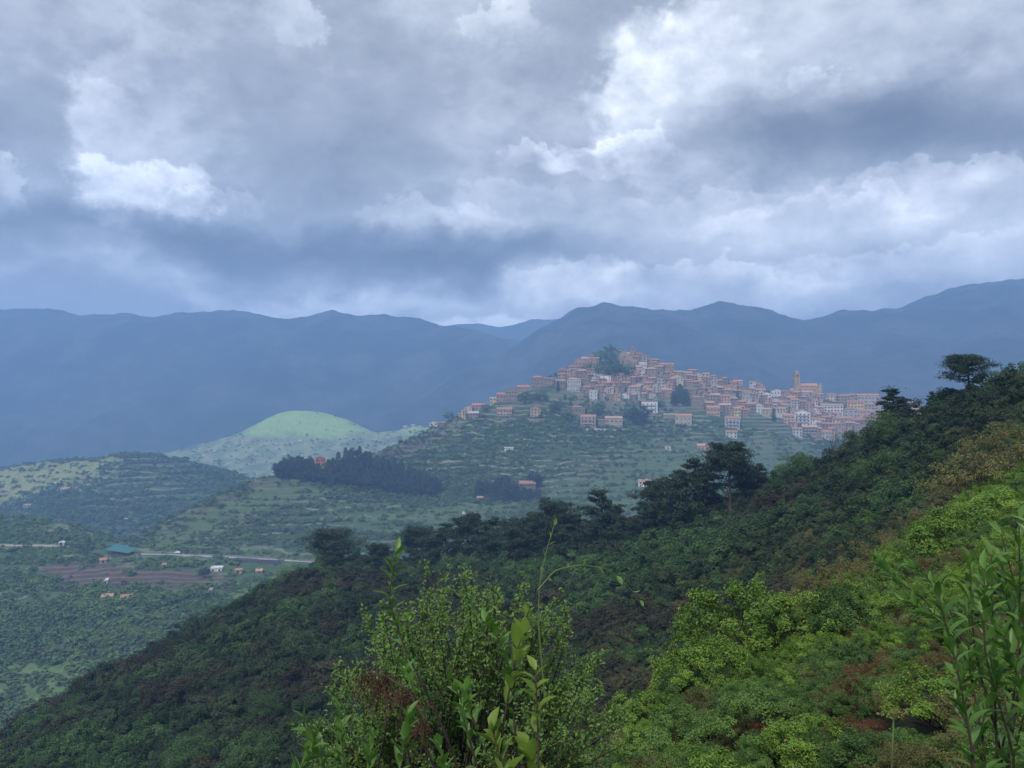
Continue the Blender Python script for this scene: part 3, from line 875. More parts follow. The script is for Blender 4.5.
def window_mesh(w, h, shut, name):
    b = MB()
    b.box(-w / 2 - .1, w / 2 + .1, -.05, .05, -.1, h + .1, 0)
    b.box(-w / 2, w / 2, -.065, -.051, 0, h, 1)
    b.box(-w / 2 - .2, w / 2 + .2, -.16, -.053, -.2, -.102, 0)
    if shut:
        for s in (-1, 1):
            x0, x1 = sorted((s * (w / 2 + .04), s * (w * .98)))
            b.box(x0, x1, -.12, -.066, -.02, h + .02, 2)
    return b.mesh(name, [M_FRAME, M_GLASS] + ([shut] if shut else []))
WINS = [window_mesh(1.1, 1.7, M_SHUT_G, 'window'), window_mesh(1.1, 1.7, M_SHUT_B, 'window'), window_mesh(1.1, 1.5, None, 'window'), window_mesh(1.4, 1.8, None, 'window')]
def door_mesh():
    b = MB(); b.box(-.7, .7, -.06, .05, 0, 2.3, 0); b.box(-.58, .58, -.09, -.061, .02, 2.18, 1)
    return b.mesh('door', [M_FRAME, M_DOOR])
DOOR = door_mesh()
def chimney_mesh():
    b = MB(); b.box(-.35, .35, -.3, .3, -1.2, 1.1, 0); b.box(-.5, .5, -.45, .45, 1.102, 1.25, 0)
    return b.mesh('chimney', [WALL['tan stone']])
CHIM = chimney_mesh()

def wall_mesh(w, d, h, gable, rh, m, foot=5.0):
    """walls standing on the slope, front face at y=0; gable 'x' ridge across the view, 'y' ridge along it"""
    b = MB()
    x = w / 2
    if gable == 'x':
        pts = [(s * x, yy, zz) for s in (-1, 1) for yy, zz in ((0, -foot), (d, -foot), (d, h), (d / 2, h + rh), (0, h))]
        b.poly(pts, [(0, 1, 2, 3, 4), (9, 8, 7, 6, 5), (0, 4, 9, 5), (1, 6, 7, 2), (4, 3, 8, 9), (3, 2, 7, 8), (0, 5, 6, 1)])
    elif gable == 'y':
        pts = [(xx, yy, zz) for yy in (0, d) for xx, zz in ((-x, -foot), (x, -foot), (x, h), (0, h + rh), (-x, h))]
        b.poly(pts, [(0, 1, 2, 3, 4), (9, 8, 7, 6, 5), (1, 6, 7, 2), (0, 4, 9, 5), (2, 7, 8, 3), (3, 8, 9, 4), (0, 5, 6, 1)])
    else:
        b.box(-x, x, 0, d, -foot, h)
    return b.mesh('wall', [m])

def roof_mesh(w, d, h, gable, rh, m, over=.45, th=.22):
    b = MB()
    x, lift = w / 2 + over, .03
    def slab(p):      # p: four corners of the underside, thickened upwards
        p = [np.array(q, float) + np.array([0, 0, lift]) for q in p]
        t = [q + np.array([0, 0, th]) for q in p]
        b.poly(p + t, [(3, 2, 1, 0), (4, 5, 6, 7), (0, 1, 5, 4), (1, 2, 6, 5), (2, 3, 7, 6), (3, 0, 4, 7)])
    if gable == 'x':
        e = rh * over / (d / 2)
        slab([(-x, -over, h - e), (x, -over, h - e), (x, d / 2, h + rh), (-x, d / 2, h + rh)])
        slab([(-x, d / 2 + .01, h + rh), (x, d / 2 + .01, h + rh), (x, d + over, h - e), (-x, d + over, h - e)])
    elif gable == 'y':
        e = rh * over / (w / 2)
        slab([(-x, -over, h - e), (-.005, -over, h + rh), (-.005, d + over, h + rh), (-x, d + over, h - e)][::-1])
        slab([(.005, -over, h + rh), (x, -over, h - e), (x, d + over, h - e), (.005, d + over, h + rh)][::-1])
    elif gable == 'hip':
        k = max(0.0, w - d) / 2
        ins = [(-x, -over, h), (x, -over, h), (x, d + over, h), (-x, d + over, h)]
        z0, z1 = h + lift, h + lift + .15
        ridge = [(-k - .01, d / 2, h + rh + .2), (k + .01, d / 2, h + rh + .2)]
        pts = [(q[0], q[1], z0) for q in ins] + [(q[0], q[1], z1) for q in ins] + ridge
        b.poly(pts, [(3, 2, 1, 0), (0, 1, 5, 4), (1, 2, 6, 5), (2, 3, 7, 6), (3, 0, 4, 7), (4, 5, 9, 8), (5, 6, 9), (6, 7, 8, 9), (7, 4, 8)])
    elif gable == 'shed':
        slab([(-x, -over, h), (x, -over, h), (x, d + over, h + rh), (-x, d + over, h + rh)])
    else:             # flat slab with a low parapet
        slab([(-x + .25, -.2, h), (x - .25, -.2, h), (x - .25, d + .2, h), (-x + .25, d + .2, h)])
        for q in ((-x + .25, x - .25, -.2, 0), (-x + .25, x - .25, d, d + .2)):
            b.box(q[0], q[1], q[2], q[3], h + lift + th + .002, h + th + .6)
    return b.mesh('roof', [m])

HOUSES = []          # [object, px, base row, width px, height px, wall word, roof word, storeys, hand-written label?]
rh_ = random.Random(7)

def balcony_mesh(w):
    b = MB()
    b.box(-w / 2, w / 2, -1.3, -.02, -.18, 0, 0)
    b.box(-w / 2, w / 2, -1.3, -1.22, .001, .95, 1)
    for s in (-1, 1):
        b.box(s * w / 2 - .04, s * w / 2 + .04, -1.219, -.02, .001, .95, 1)
    return b.mesh('balcony', [M_CONC, M_FRAME])

def house(px, base, wpx, hpx, wall, roof, gable='x', st=None, label=None, rz=None, S=None, cat='house', name='house', group=None, balc=False, depth=None, shut=None, cols=None, foot=5.0, maxwin=12):
    S = S or S_village
    p = S.at(px, base)
    s = p[1] / F
    foot = foot + .0
    w, H = wpx * s, hpx * s
    d = depth or min(max(w * .8, 5.5), 11)
    rh = {'x': .20 * d, 'y': .19 * w, 'hip': .17 * min(w, d), 'shed': .14 * d, 'flat': 0}[gable]
    rh = min(rh, .4 * H)
    h = max(H - rh - (.25 if gable != 'flat' else .8), 2.3)
    st = st or max(1, round(h / 3.2))
    az = math.atan2(p[0], p[1])
    if rz is None:
        rz = rh_.gauss(0, .22)
    e = empty(name, p + np.array([0, 0, -.2]), -az * .6 + rz)
    tag(e, label, cat, group)
    link('wall', wall_mesh(w, d, h, gable, rh, WALL[wall], foot), e)
    ro = link('roof', roof_mesh(w, d, h, gable, rh, ROOF[roof]), e)
    if gable in 'xyhip' and rh_.random() < .45:
        c = link('chimney', CHIM, ro)
        c.location = (rh_.uniform(-.3, .3) * w, d * rh_.uniform(.3, .7), h + rh * .9)
    nc = cols or max(1, int(w / 3.4))
    ww = WINS[shut if shut is not None else rh_.randrange(4)]
    step = h / st
    n = 0
    if h < 2.9 and wpx < 6:
        nc = min(nc, 2)
    for k in reversed(range(st)):
        for i in range(nc):
            if n >= maxwin or (rh_.random() < .22 and not label):
                continue
            z = k * step + min(1.0, step * .3)
            if z + 2.0 > h + .3:
                z = max(.3, h - 2.0)
            x = (i + .5) / nc * w - w / 2
            if k == 0 and i == nc // 2 and st > 1:
                o = link('door', DOOR, e); o.location = (x, 0, .25)
            else:
                o = link('window', ww, e); o.location = (x + rh_.uniform(-.25, .25), 0, z + (rh_.uniform(-.2, .2) if k else 0))
            n += 1
    if balc:
        for k in range(1, st):
            o = link('balcony', balcony_mesh(w * .8), e); o.location = (0, 0, k * step + .1)
    HOUSES.append([e, px, base, wpx, hpx, wall, roof, st, bool(label)])
    return e

G_TOWN = 'houses packed on the hill of the town'
def town(*a, **k):
    return house(*a, group=G_TOWN, **k)

# houses that stand out, each with its own label
town(582, 371, 15, 12.5, 'pink', 'terracotta', 'flat', 2, 'pink house with tall dark upper openings on the skyline, downhill of the hilltop ruin', rz=0, shut=3, cols=4)
town(563, 373, 10, 9, 'tan stone', 'brown', 'x', 2, 'tan house with brown roof on the skyline, outermost before the wooded shoulder')
town(641, 367, 11, 5, 'white', 'white', 'flat', 1, 'low white flat-roofed house just beneath the hilltop ruin', rz=.1)
town(667, 373, 14, 10.5, 'tan stone', 'rust red', 'x', 2, 'wide tan house with bright red roof on the skyline near the hilltop ruin', rz=0)
town(651.5, 377, 13, 10, 'tan stone', 'faded pink', 'hip', 3, 'square tan stone house with three storeys, below the hilltop ruin', rz=.05)
town(574, 391.5, 14, 14, 'pale grey', 'faded pink', 'hip', 3, 'big pale grey palazzo with rows of small windows above the green slope', rz=0, cols=5, shut=2, maxwin=15)
town(561, 389, 10, 10, 'grey stone', 'faded pink', 'x', 2, 'grey stone house beside the big pale palazzo at the edge of the town', rz=.2)
town(593.5, 400.5, 8, 11, 'white', 'grey', 'flat', 3, 'narrow whitish house with three floors over the green slope', rz=0, shut=2)
town(649.5, 413, 16, 12, 'white', 'faded pink', 'flat', 3, 'white and pink block with stacked balconies above the scattered villas', rz=0, balc=True, cols=4)
town(578, 416.5, 14, 11, 'tan stone', 'brown', 'hip', 2, 'tan villa with two rows of windows, alone among trees under the palazzo', rz=.15)
town(588, 427, 15, 12.5, 'pink', 'terracotta', 'x', 3, 'pinkish villa with two long balconies and a terracotta roof', rz=-.15, balc=True, cols=4)
town(614, 427.5, 17, 11.5, 'cream', 'faded pink', 'x', 2, 'cream villa with pinkish roof standing on a pale terrace wall', rz=.1, cols=4)
town(603.5, 427, 9, 8, 'grey stone', 'brown', 'shed', 2, 'small grey annex beside the cream villa on the terrace')
town(670, 420.5, 13, 7, 'grey stone', 'white', 'flat', 1, 'low house with a pale flat roof, joined to the cream red-roofed house', rz=0)
town(683.5, 424.5, 16, 11, 'cream', 'terracotta', 'x', 2, 'cream house with bright terracotta roof at the lower edge of the town', rz=0, cols=4, shut=2)
town(697.5, 410, 12, 14.5, 'tan stone', 'brown', 'hip', 4, 'tall square stone palazzo with rows of dark windows beside the dark conifers', rz=0, cols=4, shut=2, maxwin=16)
town(713, 404, 13, 11, 'pink', 'faded pink', 'x', 3, 'pinkish three-storey house beside the tall square palazzo', rz=0)
town(724, 404, 12, 10, 'pink', 'terracotta', 'x', 3, 'pink house with terracotta roof above the long row of pink roofs', rz=0)
town(713.5, 415.5, 13, 10, 'orange', 'faded pink', 'x', 2, 'orange and yellow house below the tall square palazzo', rz=.1)
town(736, 417.5, 9, 11, 'yellow', 'terracotta', 'x', 3, 'narrow yellow house with dark shutters in the row under pink roofs', rz=0, shut=0)
town(725, 411, 12, 8, 'grey stone', 'faded pink', 'x', 2, 'grey house with long pink roof beside the narrow yellow house', rz=0)
town(749, 411, 14, 9, 'grey stone', 'faded pink', 'x', 2, 'long grey house with pink tiled roof uphill of the dark terraces', rz=0)
town(732.5, 428, 14, 12, 'pale grey', 'terracotta', 'x', 3, 'pale three-storey house with bluish balconies at the foot of the town', rz=0, balc=True)
town(731.5, 438, 11, 8, 'white', 'terracotta', 'x', 2, 'small white house with red roof standing below all others on the terraces', rz=0)
town(759, 413.5, 9, 10.5, 'white', 'faded pink', 'x', 3, 'plain whitish gable house between grey neighbours above the terraces', rz=0, gable='y') if False else town(759, 413.5, 9, 10.5, 'white', 'faded pink', 'y', 3, 'plain whitish gable house between grey neighbours above the terraces', rz=0)
town(746, 399, 12, 9, 'pale grey', 'terracotta', 'hip', 2, 'pale house with bright pink hipped roof in the middle of the saddle', rz=0)
town(777, 398, 12, 9.5, 'white', 'grey', 'y', 2, 'white gabled house beside the ochre church', rz=0)
town(789, 425, 10, 11.5, 'orange', 'terracotta', 'x', 3, 'orange house beside the tall white house under the church', rz=0, shut=0)
town(802.5, 425.5, 15, 16, 'white', 'faded pink', 'y', 4, 'tall bright white house with dark balconies under the church', rz=0, balc=True, cols=4, maxwin=16)
town(797.5, 437, 9, 10, 'white', 'faded pink', 'x', 3, 'white narrow house at the very foot of the town under the tall white house', rz=0)
town(810, 436, 14, 11, 'pink', 'faded pink', 'x', 3, 'pinkish house with pale balconies at the foot of the town', rz=0, balc=True)
town(832, 415, 21, 11.5, 'white', 'faded pink', 'x', 3, 'long white house with many dark windows and a pink roof', rz=0, cols=7, maxwin=18)
town(851, 421, 13, 13.5, 'pale grey', 'rust red', 'hip', 3, 'grey house with wide openings and a red hipped roof', rz=0, cols=3)
town(855.5, 411, 15, 11, 'yellow', 'terracotta', 'x', 3, 'long pale yellow house with a row of dark windows near the pines', rz=0, cols=5)
town(869.5, 412.5, 16, 10, 'cream', 'faded pink', 'x', 3, 'cream house beside the long yellow one, half behind the dark pine', rz=0, cols=5)
town(831.5, 401, 9, 8, 'cream', 'brown', 'x', 2, 'cream house behind the ochre church nave')
town(844, 404, 12, 10, 'tan stone', 'terracotta', 'hip', 3, 'tan house with hipped roof on the skyline past the church', rz=0)
town(868, 403, 20, 9.5, 'pale grey', 'rust red', 'x', 2, 'wide grey house under a long red roof on the skyline', rz=0, cols=6)
town(893, 417, 13, 10, 'white', 'grey', 'flat', 3, 'pale grey block showing between the two dark pines', rz=0)
town(907, 415, 14, 12, 'cream', 'terracotta', 'x', 3, 'cream house with terracotta roof between the two dark pines', rz=0)
# the thin tail of houses down the shoulder
G_TAIL = G_TOWN
town(433.5, 428, 8, 8, 'white', 'grey', 'y', 2, 'white gabled house standing lowest on the shoulder beside a round tree', rz=0)
town(441, 427, 8, 5.5, 'tan stone', 'brown', 'x', 1, 'small brown-roofed house joined to the lowest white gabled house')
town(462, 418.5, 7, 9, 'yellow', 'terracotta', 'y', 3, 'yellow house with white window surrounds beside the small round tree', rz=-.3)
town(468, 409, 8, 8, 'cream', 'faded pink', 'y', 2, 'cream gabled house above the yellow one on the shoulder')
town(478.5, 405, 13, 7, 'pink', 'rust red', 'x', 2, 'long pink house with red roof on the shoulder skyline', rz=0)
town(472.5, 419, 12, 8, 'grey stone', 'grey', 'x', 2, 'grey stone house with two dark windows at the bottom of the shoulder', rz=0)
town(504.5, 416, 15, 9, 'pink', 'terracotta', 'x', 2, 'bright salmon pink house alone on a terrace below the shoulder houses', rz=0, cols=5)
town(493, 400, 6, 7, 'yellow', 'white', 'flat', 2, 'small yellow house with white wall on the shoulder skyline', rz=0)
town(501, 402, 10, 9.5, 'tan stone', 'rust red', 'x', 2, 'stone house with rust roof next to the small yellow one on the skyline')
town(511.5, 401.5, 12, 14, 'tan stone', 'rust red', 'y', 3, 'tall tan house with two red roofs stepping up the shoulder skyline', rz=.1)
town(523.5, 391, 12, 8, 'tan stone', 'rust red', 'x', 2, 'stone house under a reddish roof halfway up the shoulder skyline', rz=0)
town(537.5, 388.5, 12, 13, 'grey stone', 'rust red', 'hip', 3, 'square stone house with vivid red roof on the shoulder skyline', rz=0)
town(549, 386, 10, 9, 'grey stone', 'brown', 'x', 2, 'dull stone house between the red-roofed square house and the palazzo', rz=0)
town(535.5, 417, 10, 11, 'ochre', 'faded pink', 'y', 3, 'peach ochre house standing on its own stone retaining wall', rz=0)

# the rest of the town fills the slope between them, row behind row
GREEN = [poly_zone(q, 2) for q in ([(594, 352), (616, 349), (634, 366), (628, 378), (600, 376)], [(672, 384), (692, 384), (690, 404), (670, 404)],
                                   [(540, 398), (556, 390), (580, 400), (690, 404), (690, 430), (540, 430)], [(545, 378), (556, 372), (560, 384), (546, 388)], [(740, 430), (790, 416), (790, 445), (740, 445)])]
z_town = poly_zone([(551, 388), (556, 374), (575, 367), (597, 358), (612, 352), (640, 356), (660, 366), (700, 378), (735, 386), (780, 398), (850, 402), (915, 408), (925, 425), (880, 430), (860, 432), (846, 438), (826, 441), (800, 437), (776, 418), (752, 418), (728, 419), (700, 412), (688, 404), (660, 400), (630, 402), (600, 401), (568, 393)], 2)
def overlap(a, b):
    w = min(a[1] + a[3] / 2, b[1] + b[3] / 2) - max(a[1] - a[3] / 2, b[1] - b[3] / 2)
    h = min(a[2], b[2]) - max(a[2] - a[4], b[2] - b[4])
    return max(0, w) * max(0, h)
def fill_town():
    row = 0
    y = 440.0
    while y > 352:
        x = 548 + rh_.uniform(0, 8)
        while x < 925:
            base = y + rh_.uniform(-2.2, 2.2)
            wpx, hpx = rh_.choice([rh_.uniform(5.5, 8.5), rh_.uniform(7, 10.5), rh_.uniform(9, 14)]), rh_.uniform(7, 12)
            ok = z_town(x, base) > .5 and all(g(x, base - 3) < .5 for g in GREEN)
            if ok:
                c = [None, x, base, wpx, hpx]
                for h in HOUSES:
                    ov = overlap(c, h)
                    lim = .34 if h[8] else .58
                    if ov > lim * min(wpx * hpx, h[3] * h[4]) or (abs(h[1] - x) < 3.5 and abs(h[2] - base) < 3.5):
                        ok = False
                        break
                if ok and 783 < x < 826 and 376 < base < 401:
                    ok = False
            if ok:
                far = (x - 548) / 370
                q = rh_.random()
                if q < .56 - .30 * far: wl = 'grey stone' if rh_.random() < .55 else 'tan stone'
                elif q < .74 - .2 * far: wl = rh_.choice(['pink', 'tan stone', 'pale grey'])
                else: wl = rh_.choice(['pink', 'cream', 'ochre', 'pale grey', 'white', 'orange', 'cream'])
                rf = rh_.choice(['faded pink', 'faded pink', 'terracotta', 'terracotta', 'brown', 'rust red'])
                gb = rh_.choice(['x', 'x', 'x', 'y', 'hip', 'shed'])
                if rh_.random() < .05: gb, rf = 'flat', 'grey'
                town(x, base, wpx, hpx, wl, rf, gb, maxwin=8)
            x += rh_.uniform(3, 6)
        y -= 3.1
        row += 1
fill_town()

def label_town():
    marks = [(625, 356, 'hilltop ruin'), (574, 385, 'big pale palazzo'), (697, 402, 'tall square palazzo'), (649, 407, 'balconied white block'),
             (806, 386, 'ochre church'), (802, 418, 'tall bright white house'), (832, 409, 'long white house'), (746, 394, 'pink hipped roof'),
             (667, 368, 'red-roofed skyline house'), (736, 412, 'narrow yellow house'), (856, 405, 'long yellow house'), (593, 395, 'narrow whitish house'), (724, 398, 'terracotta-roofed pink house')]
    words = ['nearest', 'second', 'third', 'fourth', 'fifth', 'sixth', 'seventh', 'eighth', 'ninth', 'tenth', 'eleventh', 'twelfth', 'thirteenth', 'fourteenth', 'fifteenth', 'sixteenth', 'seventeenth', 'eighteenth', 'nineteenth', 'twentieth']
    bins = {}
    for h in HOUSES:
        if h[8]:
            continue
        cx, cyy = h[1], h[2] - h[4] / 2
        m = min(marks, key=lambda q: math.hypot(q[0] - cx, (q[1] - cyy) * 1.4))
        dx, dy = cx - m[0], (cyy - m[1]) * 1.3
        sec = ('uphill of' if dy < 0 else 'downhill of') if abs(dy) >= abs(dx) else ('pine-side of' if dx > 0 else 'shoulder-side of')
        bins.setdefault((m[2], sec, h[5], h[6]), []).append((math.hypot(dx, dy), h))
    for (m, sec, wl, rf), L in bins.items():
        for i, (d_, h) in enumerate(sorted(L, key=lambda q: q[0])):
            h[0]['label'] = '%s %s house with %s roof, %s the %s' % (words[i] if len(L) > 1 else 'the', wl, rf, sec, m)
            h[0]['category'] = 'house'
label_town()

# hilltop ruin: a broken gabled nave of bare stone, and its slender tower
def ruin():
    p = S_village.at(626, 365); s = p[1] / F
    e = empty('ruined_chapel', p, 0)
    tag(e, 'roofless stone chapel with a broken gable on the very top of the hill', 'ruin')
    b = MB(); w = 16 * s; d = 9
    out = [(-w / 2, 0), (w / 2, 0), (w / 2, 8.5), (w * .36, 9.5), (w * .30, 12.2), (w * .1, 15.0), (-w * .12, 17.6), (-w * .22, 18.0), (-w * .36, 15.2), (-w / 2, 13.2)]
    n = len(out)
    for y0, y1, k in ((0, .9, 1.0), (d, d + .9, .8)):
        pts = [(x, yy, z * k if z else -4) for yy in (y0, y1) for x, z in out]
        b.poly(pts, [tuple(range(n)), tuple(range(2 * n - 1, n - 1, -1))] + [(i, i + n, (i + 1) % n + n, (i + 1) % n) for i in range(n)])
    b.box(-w / 2, -w / 2 + .9, .91, d - .01, -4, 11); b.box(w / 2 - .9, w / 2, .91, d - .01, -4, 7.5)
    link('wall', b.mesh('wall', [WALL['tan stone']]), e)
    for x, z in ((-w * .2, 4), (w * .12, 4), (-w * .08, 10)):
        o = link('window', WINS[3], e); o.location = (x, 0, z)
    p = S_village.at(633, 363)
    t = empty('ruined_tower', p + np.array([0, 2, 0]), .1)
    tag(t, 'slender bare stone tower stub beside the hilltop chapel', 'tower')
    b = MB(); r = 4.2 * s / 2
    b.box(-r, r, 0, 2 * r, -6, 20.5); b.box(-r - .25, r + .25, -.25, 2 * r + .25, 20.502, 21.2)
    for q in (-.6, .15, .7):
        b.box(q * r - .45, q * r + .45, 0, 2 * r, 21.202, 22.4 + q)
    link('wall', b.mesh('wall', [WALL['grey stone']]), t)
    o = link('window', WINS[3], t); o.location = (0, 0, 16.5)
ruin()

def church():
    p = S_village.at(808, 398.5); s = p[1] / F
    e = empty('church', p, -.05)
    tag(e, 'ochre church with long pink-roofed nave and a square bell tower on the skyline', 'church')
    w, h, d, rh = 24.5 * s, 12.6 * s, 13.0, 3.2
    b = MB()
    b.box(-w / 2, w / 2, 0, d, -6, h * .98)
    b.box(w / 2 - 2.0, w / 2 + 1.2, -.8, d + .8, -6, h + 3.2)             # tall facade wall at the end
    for i in range(5):
        x = -w / 2 + w * (i + .6) / 5.4
        b.box(x - .45, x + .45, -.7, -.002, -6, h * .92)
    b.poly([(-w / 2 - 6, 1, -6), (-w / 2 - .01, 1, -6), (-w / 2 - .01, d - 1, -6), (-w / 2 - 6, d - 1, -6), (-w / 2 - 6, 1, h * .66), (-w / 2 - .01, 1, h * .66), (-w / 2 - .01, d - 1, h * .66), (-w / 2 - 6, d - 1, h * .66)],
           [(0, 3, 2, 1), (4, 5, 6, 7), (0, 1, 5, 4), (1, 2, 6, 5), (2, 3, 7, 6), (3, 0, 4, 7)])
    link('wall', b.mesh('wall', [WALL['ochre']]), e)
    rm = roof_mesh(w - 3.2, d, h, 'x', rh, ROOF['terracotta'])
    ro = link('roof', rm, e); ro.location = (-1.6, 0, 0)
    r2 = link('roof', roof_mesh(6, d - 2, h * .66, 'x', 2.0, ROOF['faded pink'], .3), e); r2.location = (-w / 2 - 3.3, 1, 0)
    for i in range(4):
        o = link('window', WINS[3], e); o.location = (-w / 2 + w * (i + 1.15) / 5.4, 0, h * .6)
    # bell tower, part of the church
    tx, r = -w / 2 + 2.0, 2.7 * s
    b = MB(); y0 = -1.2
    def blk(rr, z0, z1): b.box(tx - rr, tx + rr, y0 + r - rr, y0 + r + rr, z0, z1)
    top = 27.5 * s
    blk(r, -6, top * .66); blk(r + .35, top * .66 + .002, top * .68)
    for sx in (-1, 1):
        for sy in (-1, 1):
            cx_, cy_ = tx + sx * r * .74, y0 + r + sy * r * .74
            b.box(cx_ - r * .26, cx_ + r * .26, cy_ - r * .26, cy_ + r * .26, top * .68 + .002, top * .86)
    blk(r * .45, top * .68 + .002, top * .80)
    blk(r + .3, top * .86 + .002, top * .89)
    blk(r * .7, top * .89 + .002, top * .95)
    tw = link('bell_tower', b.mesh('bell_tower', [WALL['ochre']]), e)
    b = MB()
    b.poly([(tx - r * .8, y0 + r * .2, top * .952), (tx + r * .8, y0 + r * .2, top * .952), (tx + r * .8, y0 + r * 1.8, top * .952), (tx - r * .8, y0 + r * 1.8, top * .952), (tx, y0 + r, top * 1.03)],
           [(3, 2, 1, 0), (0, 1, 4), (1, 2, 4), (2, 3, 4), (3, 0, 4)])
    link('cap_roof', b.mesh('cap_roof', [ROOF['terracotta']]), tw)
church()

# terrace wall under the cream villa
def ribbon_wall(name, label, cat, S, line, h, m, th=.8, lift=0.0):
    pts = [S.at(x, y) for x, y in line]
    b = MB()
    for a, c in zip(pts[:-1], pts[1:]):
        q = [(a[0], a[1] - th, a[2] - 3), (c[0], c[1] - th, c[2] - 3), (c[0], c[1] + th, c[2] - 3), (a[0], a[1] + th, a[2] - 3)]
        t = [(a[0], a[1] - th, a[2] + h), (c[0], c[1] - th, c[2] + h), (c[0], c[1] + th, c[2] + h), (a[0], a[1] + th, a[2] + h)]
        b.poly(q + t, [(3, 2, 1, 0), (4, 5, 6, 7), (0, 1, 5, 4), (1, 2, 6, 5), (2, 3, 7, 6), (3, 0, 4, 7)])
    o = link(name, b.mesh(name, [m]))
    tag(o, label, cat)
    return o
ribbon_wall('terrace_wall', 'pale concrete terrace wall under the cream villa', 'wall', S_village, [(586, 430), (600, 430), (614, 430.5), (630, 430)], 1.8, M_CONC)
ribbon_wall('terrace_wall', 'long low stone wall below the salmon pink house on the shoulder', 'wall', S_village, [(490, 419), (512, 419), (530, 420)], 1.6, WALL['grey stone'])
ribbon_wall('terrace_wall', 'stone retaining wall carrying the peach ochre house', 'wall', S_village, [(528, 421), (536, 422), (545, 421)], 3.0, WALL['grey stone'])

# lone farmhouses on the slopes
def farm(*a, **k):
    return house(*a, group=None, **k)
farm(527.5, 491, 16, 10, 'grey stone', 'terracotta', 'x', 2, 'stone barn with pinkish roof rising from the dark trees on the lower slope', rz=0, cat='barn', name='barn')
farm(645, 487, 13, 7.5, 'white', 'terracotta', 'x', 2, 'white farmhouse with terracotta roof on the lower terraces', rz=0)
farm(658.5, 486, 4.5, 4, 'white', 'grey', 'flat', 1, 'tiny white hut beside the white farmhouse on the lower terraces', rz=0, name='hut', cat='hut')
farm(703, 450, 11, 6.5, 'pink', 'faded pink', 'x', 1, 'small pinkish house among the terraces above the tall pine', rz=0)
farm(668, 450, 6, 4, 'pale grey', 'grey', 'flat', 1, 'small bluish grey shed on the terraces', rz=0, name='shed', cat='shed')
farm(509, 452, 9, 5, 'white', 'grey', 'shed', 1, 'whitish hut on the green slope below the shoulder', rz=0, name='hut', cat='hut')
farm(480, 500, 6, 3.5, 'tan stone', 'faded pink', 'x', 1, 'little stone hut at the end of the terrace track', rz=0, name='hut', cat='hut')
farm(464, 516, 3, 3, 'white', 'white', 'flat', 1, 'tiny white cabin on the open slope above the ridge pines', rz=0, name='cabin', cat='cabin')
farm(320, 461, 9, 9.5, 'red', 'rust red', 'y', 2, 'red house half hidden in the conifer wood on the spur', rz=0)
farm(238, 574, 6.5, 5.5, 'yellow', 'faded pink', 'hip', 2, 'small yellow house below the road', rz=0, S=S_valley)
farm(259, 574, 6, 4.5, 'tan stone', 'faded pink', 'x', 1, 'small tan house next to the yellow house below the road', rz=0, S=S_valley)
farm(210, 594, 3.2, 4.5, 'white', 'grey', 'flat', 1, 'narrow white hut in the trees under the brown field', rz=0, S=S_valley, name='hut', cat='hut')
farm(107, 600, 10, 5, 'tan stone', 'faded pink', 'x', 1, 'tan house with pinkish roof among trees under the brown field', rz=0, S=S_valley)
farm(126, 600.5, 10, 4, 'pink', 'terracotta', 'x', 1, 'low pinkish-roofed house beside the tan one under the brown field', rz=0, S=S_valley)
farm(105.5, 584, 2.6, 2.6, 'white', 'white', 'flat', 1, 'tiny white cabin at the edge of the brown field', rz=0, S=S_valley, name='cabin', cat='cabin')
farm(164, 568, 2.8, 3, 'pink', 'faded pink', 'x', 1, 'tiny pink cabin between the road and the brown field', rz=0, S=S_valley, name='cabin', cat='cabin')
farm(103, 563, 6, 4, 'pink', 'terracotta', 'x', 1, 'pinkish cottage below the teal-roofed shed', rz=0, S=S_valley)
farm(216, 571.5, 11, 2.6, 'white', 'white', 'flat', 1, 'long low pale greenhouse below the road', rz=0, S=S_valley, name='greenhouse', cat='greenhouse')
farm(61, 547, 4, 5.5, 'white', 'white', 'y', 2, 'whitish house at the bend of the upper track', rz=0, S=S_valley)
farm(57.5, 486.5, 4.5, 4.5, 'white', 'white', 'flat', 2, 'bright white house on the wooded hill beyond the valley', rz=0, S=S_left)
farm(68, 491, 13, 3.6, 'pale grey', 'faded pink', 'x', 1, 'long low grey house beside the bright white one on the wooded hill', rz=0, S=S_left)
farm(27, 510, 6, 6, 'pale grey', 'faded pink', 'x', 2, 'pale farmhouse low on the wooded hill', rz=0, S=S_left)
farm(126, 521, 3, 3, 'white', 'white', 'flat', 1, 'tiny white hut at the foot of the wooded hill', rz=0, S=S_left, name='hut', cat='hut')
light_spots = [(236, 444, 3.5, 2.6), (243, 442, 3, 2.2), (250, 443, 2.6, 2.2), (229, 447, 2.6, 2), (300, 441, 3, 2.4), (317, 440, 2.6, 2), (345, 439, 2.6, 2.2), (276, 444, 2.6, 2), (262, 447, 2.2, 2), (360, 442, 2.6, 2), (372, 441, 3, 2), (215, 452, 3, 2), (204, 456, 2.6, 2), (388, 438, 3, 2), (330, 446, 2.4, 2), (285, 455, 2.4, 2), (243, 459, 2.6, 2)]
for x, y, w_, h_ in light_spots:
    house(x, y, w_, h_, rh_.choice(['white', 'white', 'cream', 'pink']), rh_.choice(['faded pink', 'terracotta', 'grey']), 'x', 2, 'tiny pale house dotted along the foot of the bright meadow hill', rz=0, S=S_light, group='houses on the meadow hill', maxwin=0)
for x, y, w_, h_ in [(405, 427.5, 4, 3), (413, 427, 4, 3), (420, 428, 3, 2.5)]:
    house(x, y, w_, h_, 'cream', 'faded pink', 'x', 2, 'tiny pale house on the sunny shoulder just beyond the town hill', rz=0, S=S_light, group='houses on the sunny shoulder', maxwin=0)

